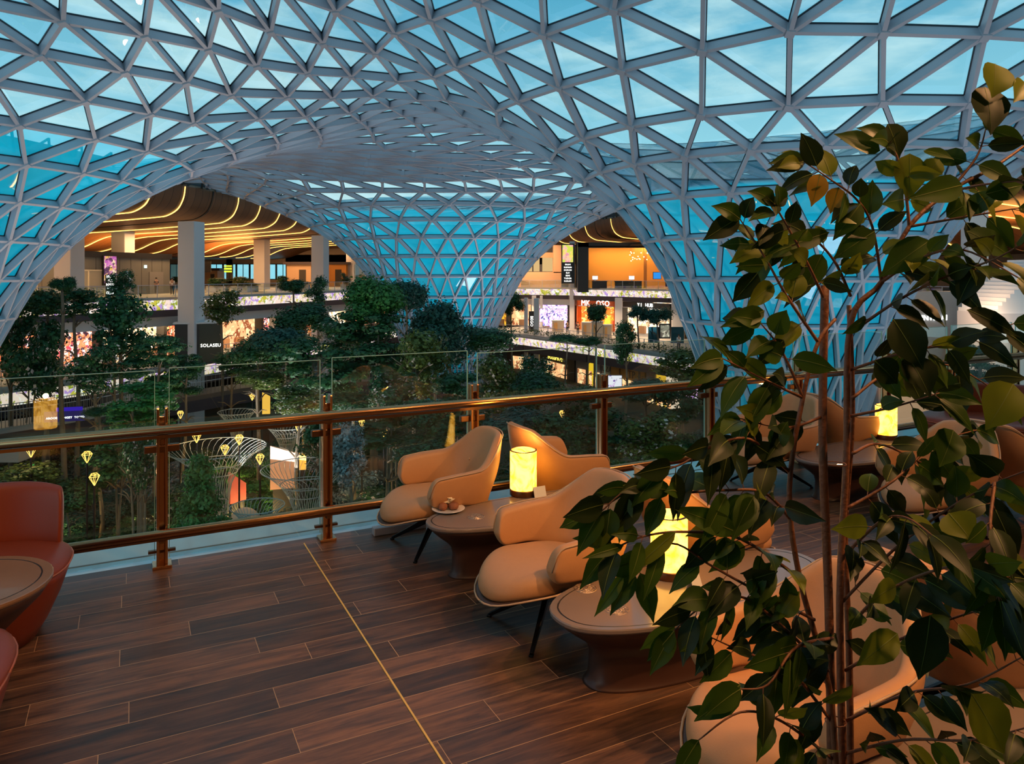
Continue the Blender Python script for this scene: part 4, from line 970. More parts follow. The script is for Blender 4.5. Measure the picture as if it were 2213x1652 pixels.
# hanging banner pair on the column
root = empty('column_banner', P(1227, 570, 107.4), 0, 'tall column banner with a picture above and white writing on black below', 'sign')
m = MB(); m.box((0, .1, 0), (26/F*107.4+.1, .2, 86/F*107.4)); m.build('frame', M_black, root)
m = MB(); m.box((0, -.03, 1.45), (23/F*107.4, .06, 2.5)); m.build('picture', screen_mat('yellow_picture', (1,.6,.45), [(1,.8,.15),(.9,.35,.45),(.7,.8,.1)], 1.0, .55, .5), root)
for k, s_ in enumerate(('FROM', 'ROMAN', 'DORAN', 'ELH', 'SEAS', 'TUDOR', 'RORAM')): text(s_, .30, M_txt, root, (0, -.08, -.15-.4*k))
r_ = screen_box(1447, 598, 93, .9, 2.4, 'narrow black screen with purple lettering at the right end of the bar front', M_led_text, 'screen', 'column_screen')
# pale orange gallery wall with upper openings, left of the banner
root = empty('gallery_wall', (X_(1160, 112), 112, Za), 0, 'pale orange gallery wall with lit openings above it, left of the column banner', 'wall panel')
M_peach = mat('peach_wall', (.80,.45,.26), .6)
box_px(1090, 1213, 588, 630, 112, M_peach, 2, 'parapet', root); box_px(1196, 1214, 530, 590, 112, M_peach, 2, 'pier', root)
for (x0, x1) in ((1130, 1150), (1153, 1166), (1172, 1196)): box_px(x0, x1, 555, 587, 114, emis('opening_glow', (1,.66,.28), .75), .2, 'opening', root)
box_px(1120, 1200, 546, 557, 113, mat('beige_lintel', (.55,.33,.18), .6), .6, 'lintel', root)
# railing of slats in front of it: done by the gallery railing; middle level shops
def shop_px(x0, x1, ytop, D0, D1, key, label, zf=EYE-8.2, **k):
    h = 4.2 if 'h' not in k else k.pop('h'); shop((X_(x0, D0), D0), (X_(x1, D1), D1), zf, h, key, label, **k)
shop_px(1066, 1096, 0, 116, 114, 'gold', 'narrow golden lit shop edge at the foot of the middle funnel')
shop_px(1096, 1150, 0, 115, 113, 'warm', 'orange lit shop left of the red display on the middle gallery')
shop_px(1158, 1229, 0, 112, 110.5, 'purple', 'dark shop with glowing purple screens on the middle gallery')
shop_px(1246, 1329, 0, 107.5, 103, 'orange', 'orange shop front with round white signs on the middle gallery', sign='MK   OSO', ssize=1.1, frame=mat('orange_frame', (.75,.12,.02), .5))
shop_px(1344, 1449, 0, 103, 95.5, 'cream', 'cream lit shop front behind clipped trees on the middle gallery', sign='Y I   HUB', ssize=.7)
shop_px(1478, 1500, 0, 92, 90, 'gold', 'amber lit opening behind the right funnel edge on the middle gallery')
r_ = empty('hanging_led_banner', P(1186, 683, 106), 0, 'cluster of bright violet screens hanging in front of the dark shop', 'screen')
m = MB()
for (dx, dz, w, h) in ((-.9, .1, 1.5, 2.0), (.9, -.1, 1.3, 2.2), (0, -.8, 1.8, 1.4), (-1.7, .6, .8, .8)): m.box((dx, 0, dz), (w, .15, h))
m.build('housing', M_black, r_); m = MB()
for (dx, dz, w, h) in ((-.9, .1, 1.4, 1.9), (.9, -.1, 1.2, 2.1), (0, -.8, 1.7, 1.3), (-1.7, .6, .7, .7)): m.box((dx, -.1, dz), (w, .06, h))
m.build('display', MS['purple'], r_)
r_ = empty('totem_sign', (X_(1149, 104), 104, EYE-8.2), 0, 'upright black totem sign with vertical white letters on the middle gallery', 'sign')
m = MB(); m.box((0, .1, 1.3), (.8, .2, 3.0)); m.build('body', M_black, r_); text('BEGO', .55, M_txt, r_, (0, -.03, 1.4), rot=(PI/2, PI/2, 0))
for (px, D, w, h, lab) in ((1206, 103, 1.6, 1.5, 'pale kiosk cabinet with plants on top in front of the screens'), (1268, 96, 1.1, 1.7, 'cream kiosk cabinet left of the clipped trees'), (1291, 93, 1.4, 2.0, 'wide cream kiosk cabinet beside the slim tree'), (1313, 93, 1.0, 1.6, 'orange lit kiosk cabinet beside the slim tree')):
    root = empty('kiosk_cabinet', (X_(px, D), D, EYE-8.2), 0, lab, 'kiosk'); m = MB(); m.box((0, .4, h/2), (w, .8, h)); m.build('body', mat('kiosk_cream', (.62,.48,.34), .5), root)
    m = MB(); m.box((0, .4, h+.05), (w+.12, .95, .1)); m.build('top', M_white, root); m = MB(); m.box((-w*.2, -.02, h*.5), (w*.3, .04, h*.7)); m.build('door', mat('kiosk_door', (.75,.38,.12), .5), root)
# poster stand and mirror-like panels at the right end of the middle gallery
root = empty('poster_stand', P(1437, 716, 80), 0, 'framed poster stand with a pale figure-like shape, between two blue reflecting panels', 'poster')
m = MB(); m.box((0, .1, 0), (24/F*80, .2, 32/F*80)); m.build('frame', M_black, root); m = MB(); m.box((0, -.03, 0), (19/F*80, .06, 26/F*80)); m.build('picture', screen_mat('pale_picture', (.30,.30,.22), [(.85,.8,.6),(.15,.13,.1)], .8, .9, .52), root)
for (x0, x1, lab) in ((1401, 1425, 'dark glass panel reflecting blue sky, left of the poster stand'), (1450, 1478, 'dark glass panel reflecting blue sky, right of the poster stand')):
    o = box_px(x0, x1, 707, 742, 80.5, mat('mirror_glass', (.05,.16,.2), .05, .6), .1, 'partition_screen'); tag(o, lab, 'panel')
# ground floor shops on the right, under the middle gallery
wr = polyoff(FRm, 3.0)
def gshop(x0, x1, D0, D1, col, label, sign=None, sc=None, lit=0, zt=10.6, ss=.8):
    a = Vector((X_(x0, D0), D0)); b = Vector((X_(x1, D1), D1)); d = b-a; L_ = d.length; rz = math.atan2(d.y, d.x); h = EYE-zt-G0
    root = empty('shop_front', (a.x, a.y, G0), rz, label, 'shop')
    m = MB(); m.box((L_/2, .6, h/2), (L_-.1, 1.2, h)); m.build('facade', emis('fac_%d' % x0, col, lit) if lit else mat('fac_%d' % x0, col, .5), root)
    m = MB(); m.box((L_/2, -.04, .9), (L_*.6, .08, 1.8)); m.build('entrance', MS['warm'], root)
    if sign: text(sign, ss, sc or M_txtg, root, (L_/2, -.08, h-.75), extr=.02)
gshop(1095, 1160, 108, 104, (.05,.03,.02), 'dark ground floor shop front with slim columns below the middle gallery')
gshop(1163, 1242, 104, 94, (.06,.045,.03), 'dark brown ground floor shop front with small gold lettering', 'BUSSMOS', ss=1.0)
gshop(1244, 1271, 93.5, 91, (.25,.24,.25), 'grey ground floor wall section beside the yellow panel')
gshop(1272, 1281, 90.8, 90, (1,.60,.03), 'narrow bright yellow lit panel on the ground floor', lit=1.1)
gshop(1282, 1299, 89.8, 88.5, (.30,.30,.34), 'blue grey ground floor wall section right of the yellow panel')
gshop(1300, 1319, 88, 86.5, (.55,.52,.42), 'cream ground floor shop front with grey lettering', 'LUZA', mat('grey_letter', (.12,.12,.1), .5), ss=.9)
gshop(1320, 1394, 86, 80, (.55,.26,.04), 'ochre ground floor shop front with dark logo marks', 'I    TP', mat('brown_letter', (.12,.05,.02), .5), ss=1.2)
gshop(1396, 1416, 79.5, 78, (.22,.2,.2), 'grey ground floor wall right of the ochre shop')
gshop(1418, 1438, 77.5, 76, (1,.55,.04), 'yellow lit ground floor panel near the round bush', lit=.8); gshop(1439, 1452, 75.8, 75, (1,.75,.55), 'pale pink lit ground floor panel at the far right of the row', lit=.9)
r_ = screen_box(1329, 827, 70, 29/F*70, 30/F*70, 'bright white advertising screen with pink shapes on the ground floor', screen_mat('ad_screen', (.95,.9,1), [(.65,.25,.75),(.2,.1,.45),(1,1,1)], 1.1, 1.1, .58), 'screen', 'advertising_screen')
r_ = screen_box(1495, 850, 62, 25/F*62, 34/F*62, 'violet flowered advertising screen behind the railing near the right funnel', screen_mat('ad_violet', (.6,.3,.8), [(1,.8,.95),(.12,.04,.2),(.9,.5,.8)], 1.0, 2.2, .5), 'screen', 'advertising_screen')
# far right: pale shop front, stairs
root = empty('shop_front', (X_(1905, 47), 47, G0), .18, 'tall grey glass shop front with pale lettering at the right, beyond the railing', 'shop')
m = MB(); m.box((3, .5, 6.3), (6.4, 1, 12.6)); m.build('facade', mat('slate_panel', (.22,.25,.28), .4), root)
m = MB(); m.box((2.3, -.05, 4.8), (3.6, .1, 5.2)); m.build('display', mat('frosted_window', (.45,.33,.25), .3, emit=(1,.55,.3), es=.28), root)
text('INTERAI', .50, M_txt, root, (3.75, -.08, 10.9), extr=.02)
root = empty('shop_front', (X_(2118, 45), 45, G0), .18, 'tall warm lit peach shop front behind the pale column at the far right', 'shop')
m = MB(); m.box((2.6, .6, 5.0), (5.4, 1, 10.0)); m.build('facade', M_peach, root)
for x in (1.2, 3.8): m = MB(); m.box((x, .05, 6.2), (2.2, .12, 5.5)); m.build('display', mat('warm_window', (.8,.45,.25), .4, emit=(1,.55,.26), es=.75), root)
light('right_side_fill', 'AREA', (X_(2080, 39), 39, EYE-1.5), (1,.62,.35), 500, rot=(.9, 0, 0), size=3)  # warm fill added to brighten the far right side
light('peach_wall_fill', 'AREA', (X_(1150, 108), 108, EYE+3.5), (1,.60,.28), 900, rot=(.5, 0, 0), size=6)  # fill added to lift the peach gallery wall out of the dark
light('stair_wash', 'AREA', (X_(2190, 36), 36, EYE+4.5), (1,.72,.55), 70, rot=(.5, 0, 0), size=3)
box = empty('stair', (X_(2148, 40), 40, EYE-2.2), 0, 'white stepped staircase rising at the right edge of the hall', 'stairs')
m = MB()
for i in range(14): m.box((i*.40+.3+2.2, 1.6, (i+1)*.19/2), (.42+4.4, 3.2, (i+1)*.19)) if False else m.box((i*.22+ (5.0-i*.22)/2, 1.6+0*i, i*.21+.105), (5.0-i*.22, 3.2, .21))
m.build('steps', M_white, box)
m = MB(); m.box((2.6, 1.6, -2.5), (5.2, 3.4, 5.0)); m.build('clad_base', mat('white_cladding', (.6,.58,.6), .4), box)
r_ = screen_box(2163, 595, 50, .8, .55, 'small blue monitor by the white staircase', emis('screen_blue2', (.02,.12,.7), 1.1), 'screen', 'wall_screen')
# lower left ramp bridge with bar railing, dark blue sign and curved footbridge
def bridge(pts, zt, w, label, name, dark=.9, bars=.16, ry=True, mt=M_slab):
    q = [Vector(p) for p in pts]; fine_ = []
    for i in range(len(q)-1):
        p0, p1, p2, p3 = q[max(0,i-1)], q[i], q[i+1], q[min(len(q)-1, i+2)]
        for j in range(6):
            t = j/6; fine_.append(.5*((2*p1)+(-p0+p2)*t+(2*p0-5*p1+4*p2-p3)*t*t+(-p0+3*p1-3*p2+p3)*t**3))
    fine_.append(q[-1]); c = fine_[len(fine_)//2]; root = empty(name, (c.x, c.y, zt), 0, label, 'bridge')
    inn = [Vector(p) for p in polyoff([tuple(p) for p in fine_], w)]
    loc = [p-Vector((c.x, c.y)) for p in fine_]; il = [p-Vector((c.x, c.y)) for p in inn]
    for nm, z0, z1, mt_ in (('deck', -.35, 0, mt), ('beam', -.35-dark, -.35, M_slabdark)):
        m = MB(); n = len(loc); vs_ = []
        for a, b in zip(loc, il): vs_ += [(a.x, a.y, z1), (b.x, b.y, z1), (a.x, a.y, z0), (b.x, b.y, z0)]
        fs = [(0,2,3,1), (4*n-4, 4*n-3, 4*n-1, 4*n-2)]
        for i in range(n-1): k = 4*i; fs += [(k, k+4, k+5, k+1), (k+2, k+3, k+7, k+6), (k, k+2, k+6, k+4), (k+1, k+5, k+7, k+3)]
        m.add(vs_, fs); m.build(nm, mt_, root)
    for side, pl in (('near', loc), ('far', il)):
        m = MB(); mb = MB()
        for a, b in zip(pl, pl[1:]):
            m.bar((a.x, a.y, 1.05), (b.x, b.y, 1.05), .05, .05); k = max(1, int((b-a).length/bars))
            for j in range(k): p = a+(b-a)*(j/k); mb.box((p.x, p.y, .52), (.03 if bars < .5 else .06, .03, 1.04))
        m.build('handrail', M_steel, root); mb.build('balusters', mat('rail_bronze', (.28,.22,.18), .4, .5), root)['kind'] = 'stuff'
    return root
zb = EYE-9.9
bridge([(X_(-120, 44), 44), (X_(20, 46.5), 46.5), (X_(170, 50), 50), (X_(300, 55), 55), (X_(372, 62), 62)], EYE-9.7, 2.6, 'gently rising ramp bridge with a bar railing at the lower left', 'ramp_bridge')
bridge([(X_(330, 55), 55), (X_(430, 58), 58), (X_(540, 62), 62), (X_(690, 65), 65), (X_(860, 65), 65), (X_(1010, 62), 62)], EYE-9.6, 2.6, 'curved footbridge with a bar railing crossing the garden behind the trees', 'footbridge', bars=.35, mt=mat('bridge_brown', (.16,.10,.07), .6))
for (px, D) in ((478, 60), (492, 60.5)): column(X_(px, D), D+.5, G0, EYE-10.7, .35, '', None, mt=M_dark)
root = empty('direction_sign', P(140, 900, 44.5), .28, 'dark blue direction sign with white lettering hanging at the ramp bridge', 'sign')
m = MB(); m.box((0, 0, 0), (78/F*44.5, .12, .62)); m.build('panel', mat('navy_panel', (.01,.008,.06), .4, emit=(.02,.01,.12), es=.6), root); text('AROOE  TUNGET  TOSED', .17, M_txt, root, (.05, -.08, -.08), extr=.01)
m = MB(); m.box((.25, 0, .42), (1.4, .1, .22)); m.build('blue_band', emis('blue_band', (.05,.02,.5), .9), root)
# ------------------------------------------------------------------ white wire trumpets
M_wire = mat('white_wire', (.40,.40,.36), .4)
def trumpet(px, py, D, R, label, hs=1.0, n=38, base=.35):
    z = Z_(py, D); root = empty('wire_trumpet', (X_(px, D), D, G0), 0, label, 'sculpture'); H = z-G0; m = MB()
    prof = [(R, H), (R*.93, H-.10*hs), (R*.78, H-.34*hs), (R*.58, H-.75*hs), (R*.42, H-1.25*hs), (R*.30, H-1.9*hs), (R*.24, H-2.8*hs), (R*.22, max(.3, H-3.8*hs)), (R*.26, 0)]
    for j in range(n):
        a = 2*PI*j/n; m.tube([(r*math.cos(a+.10*i), r*math.sin(a+.10*i), zz) for i, (r, zz) in enumerate(prof)], .012, 4, cap=False)
    m.build('ribs', M_wire, root)
    m = MB()
    for (r, zz) in (prof[0], prof[3], prof[4], prof[6]): m.tube([(r*math.cos(2*PI*j/40), r*math.sin(2*PI*j/40), zz) for j in range(41)], .022, 5)
    m.build('hoops', M_wire, root); return root
trumpet(468, 968, 36, 2.3, 'largest white wire trumpet sculpture, behind the cone-shaped tree', .95)
trumpet(662, 1012, 34, 2.0, 'white wire trumpet sculpture behind the second railing post', .95)
trumpet(556, 1094, 30.5, 1.08, 'lowest white wire trumpet sculpture just above the lower rail', .7, 34)
trumpet(512, 890, 47, 1.15, 'small distant white wire trumpet sculpture under the footbridge', .8, 30)
trumpet(620, 922, 45, 1.15, 'small distant white wire trumpet half hidden by the handrail', .8, 30)
# pink pavilion walls and the round peach shell in the garden
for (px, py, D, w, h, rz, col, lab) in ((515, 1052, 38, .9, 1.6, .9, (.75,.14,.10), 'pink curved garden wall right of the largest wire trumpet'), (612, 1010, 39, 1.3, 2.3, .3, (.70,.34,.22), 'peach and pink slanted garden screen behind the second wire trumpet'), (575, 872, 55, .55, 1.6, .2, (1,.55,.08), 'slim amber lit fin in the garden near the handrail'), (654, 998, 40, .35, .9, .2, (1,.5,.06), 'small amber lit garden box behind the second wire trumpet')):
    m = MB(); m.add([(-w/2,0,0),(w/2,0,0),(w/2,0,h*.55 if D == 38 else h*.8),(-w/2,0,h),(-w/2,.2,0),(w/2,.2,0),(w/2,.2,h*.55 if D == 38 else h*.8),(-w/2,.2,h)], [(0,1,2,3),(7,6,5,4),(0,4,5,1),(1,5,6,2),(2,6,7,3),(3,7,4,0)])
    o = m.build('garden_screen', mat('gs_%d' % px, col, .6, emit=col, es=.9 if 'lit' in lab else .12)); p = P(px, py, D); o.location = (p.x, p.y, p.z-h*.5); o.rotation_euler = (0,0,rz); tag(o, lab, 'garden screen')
    pl_ = MB(); pl_.box((0, .1, -(p.z-h*.5-G0)/2), (w*.8, .15, (p.z-h*.5-G0))); q_ = pl_.build('footing', M_dark, o)
root = empty('garden_shell', (X_(530, 35.2), 35.2, G0), 0, 'round peach shell seat beside the cone-shaped tree', 'sculpture'); 
m = MB(); rows = [[(.95*math.cos(a*PI/16)*math.sin(t*PI/16)+.35*math.sin(t*PI/16)*0, .5*math.sin(a*PI/16)*math.sin(t*PI/16), 1.35+1.3*math.cos(t*PI/16)) for a in range(32)] for t in range(17)]
m.grid(rows, closeu=True); m.build('shell', mat('peach_shell', (.62,.36,.24), .6), root, True, fix=True); 
light('garden_spot', 'POINT', (X_(560, 33), 33.0, G0+1.0), (1,.6,.3), 60, size=.1)
# far low wall at left
o = box_px(-40, 40, 975, 1000, 43, M_slab, 1.2, 'planter_wall'); tag(o, 'pale low planter wall under the ramp at the far left', 'planter')
o = box_px(70, 77, 1005, 1016, 40, emis('exit_green', (.02,.8,.15), 1.6), .1, 'exit_sign'); tag(o, 'small green lit exit sign among the trees at the left', 'sign')
# ------------------------------------------------------------------ trees and garden
def leafmat(name, c1, c2, tr=.25, rough=.5):
    m = bpy.data.materials.new(name); m.use_nodes = True; nt = m.node_tree; N = nt.nodes; L = nt.links; b = N['Principled BSDF']; o = N['Material Output']
    tc = N.new('ShaderNodeTexCoord'); nz = N.new('ShaderNodeTexNoise'); nz.inputs['Scale'].default_value = 3.0; nz.inputs['Detail'].default_value = 3; L.new(tc.outputs['Object'], nz.inputs['Vector'])
    cr = N.new('ShaderNodeValToRGB'); cr.color_ramp.elements[0].position = .38; cr.color_ramp.elements[1].position = .64; cr.color_ramp.elements[0].color = (*c1, 1); cr.color_ramp.elements[1].color = (*c2, 1)
    L.new(nz.outputs[0], cr.inputs[0]); L.new(cr.outputs[0], b.inputs['Base Color']); b.inputs['Roughness'].default_value = rough
    t = N.new('ShaderNodeBsdfTranslucent'); L.new(cr.outputs[0], t.inputs[0]); mx = N.new('ShaderNodeMixShader'); mx.inputs[0].default_value = tr
    L.new(b.outputs[0], mx.inputs[1]); L.new(t.outputs[0], mx.inputs[2]); L.new(mx.outputs[0], o.inputs[0]); return m
LM = [leafmat('leaves_deep_green', (.010,.055,.020), (.035,.135,.035)), leafmat('leaves_blue_green', (.008,.060,.045), (.025,.13,.085)), leafmat('leaves_olive', (.045,.080,.012), (.13,.17,.025)),
      leafmat('leaves_silver', (.10,.15,.15), (.38,.46,.48)), leafmat('leaves_fresh', (.02,.12,.02), (.07,.24,.04))]
M_bark = mat('bark', (.16,.115,.075), .8, var=.35, vscale=4, bump=.5, bscale=12)
M_blossom = leafmat('blossom_pink_white', (.55,.36,.32), (.85,.72,.66), .3)
def crown_mesh(seed, kind, mt, nleaf=3000, ls=.085, bl=0.0):
    r = random.Random(seed); m = MB(); lobes = []
    if kind == 'round':
        for i in range(15):
            a = r.uniform(0, 6.28); z = r.uniform(-.55, .75); q = math.sqrt(max(0, 1-z*z))*r.uniform(.45, .75); lobes.append((q*math.cos(a), q*math.sin(a), z*.8, r.uniform(.34, .52)))
    elif kind == 'loose':
        for i in range(20):
            a = r.uniform(0, 6.28); z = r.uniform(-.9, .95); q = r.uniform(.15, .85)*math.sqrt(max(.05, 1-z*z)); lobes.append((q*math.cos(a), q*math.sin(a), z*.9, r.uniform(.24, .42)))
    elif kind == 'cone':
        for i in range(26):
            z = -1+2*i/25; q = (1-z)*.42*r.uniform(.5, 1.0)+.03; a = r.uniform(0, 6.28)*1; lobes.append((q*math.cos(a), q*math.sin(a), z*.92, .22+.16*(1-z)/2))
    elif kind == 'layer':
        for i in range(18):
            z = -.9+1.8*(i//3)/5; a = r.uniform(0, 6.28); q = r.uniform(.25, .7); lobes.append((q*math.cos(a), q*math.sin(a), z+r.uniform(-.08,.08), r.uniform(.25, .4)))
    tot = sum(l[3]**2 for l in lobes)
    for (cx, cy, cz, R) in lobes:
        flat = .5 if kind == 'layer' else .8
        for k in range(int(nleaf*R*R/tot)):
            z = r.uniform(-1, 1); a = r.uniform(0, 6.28); q = math.sqrt(1-z*z); rr = R*(r.uniform(.45, 1.12) if r.random() < .75 else r.uniform(.9, 1.5))
            p = Vector((cx+rr*q*math.cos(a), cy+rr*q*math.sin(a), cz+rr*z*flat)); n = Vector((q*math.cos(a), q*math.sin(a), z+.25)).normalized()
            t = Vector((r.uniform(-1,1), r.uniform(-1,1), r.uniform(-.9,.3))); t = (t-n*t.dot(n)*.6).normalized(); s_ = t.cross(n).normalized(); l = ls*r.uniform(.6, 1.3); w = l*.42
            m.add([p-t*l*.5, p+s_*w-n*w*.2, p+t*l*.6, p-s_*w-n*w*.2], [(0,1,2),(0,2,3)], 1 if r.random() < bl else 0)
    return m.mesh('foliage', [mt, M_blossom] if bl else mt)
CR = {}
def crown(kind, hue, v=0):
    k = (kind, hue, v)
    if k not in CR: CR[k] = crown_mesh(hash(kind) % 97 if False else {'round':11,'loose':23,'cone':37,'layer':51}[kind]+v*7, kind, LM[hue], {'round':8500,'loose':3600,'cone':9000,'layer':5200}[kind], {'round':.10,'loose':.11,'cone':.09,'layer':.10}[kind], .07 if (kind == 'loose' and v == 1) or hue == 3 else .03 if hue == 2 else 0.0)
    return CR[k]
def trunk_mesh(seed, h, cr_bot, R, nst=1):
    r = random.Random(seed); m = MB()
    for s_ in range(nst):
        ox, oy = (r.uniform(-.25,.25), r.uniform(-.25,.25)) if nst > 1 else (0, 0); lx, ly = r.uniform(-.5,.5)*R*.4, r.uniform(-.5,.5)*R*.4
        pts = [(ox+lx*(i/7)**1.5+.08*math.sin(i*1.3+s_), oy+ly*(i/7)**1.5, h*i/7) for i in range(8)]; r0 = .05+.010*h
        m.tube(pts, [r0*(1-.085*i)/(1 if nst == 1 else 1.5) for i in range(8)], 7)
        for k in range(7):
            i = 4+k % 3; b = Vector(pts[i]); a = r.uniform(0, 6.28); e = b+Vector((math.cos(a)*R*.6, math.sin(a)*R*.6, (h-cr_bot)*r.uniform(.1,.5))); m.tube([b, (b+e)/2+Vector((0,0,.15)), e], [r0*.4, r0*.28, r0*.12], 5)
    return m
HN = ['deep green', 'blue-green', 'olive', 'silvery', 'bright green']
def tree(px, D, yt, yb, hw, kind='round', hue=0, v=0, label=None, nst=1, g=None, z0=G0, name='tree', cat='tree'):
    zt, zb = Z_(yt, D), Z_(yb, D); R = hw*1.12/F*D; x = X_(px, D); h = max(.4, zb+(zt-zb)*.7-z0)
    root = empty(name, (x, D, z0), rnd.uniform(0, 6.28), label, cat, g)
    trunk_mesh(int(px*7+D), h, zb-z0, R, nst).build('trunk', M_bark, root, True)
    o = bpy.data.objects.new('foliage', crown(kind, hue, v)); C.objects.link(o); o.parent = root; o.location = (0, 0, (zt+zb)/2-z0); o.scale = (R, R, (zt-zb)/2*1.02)
    return root
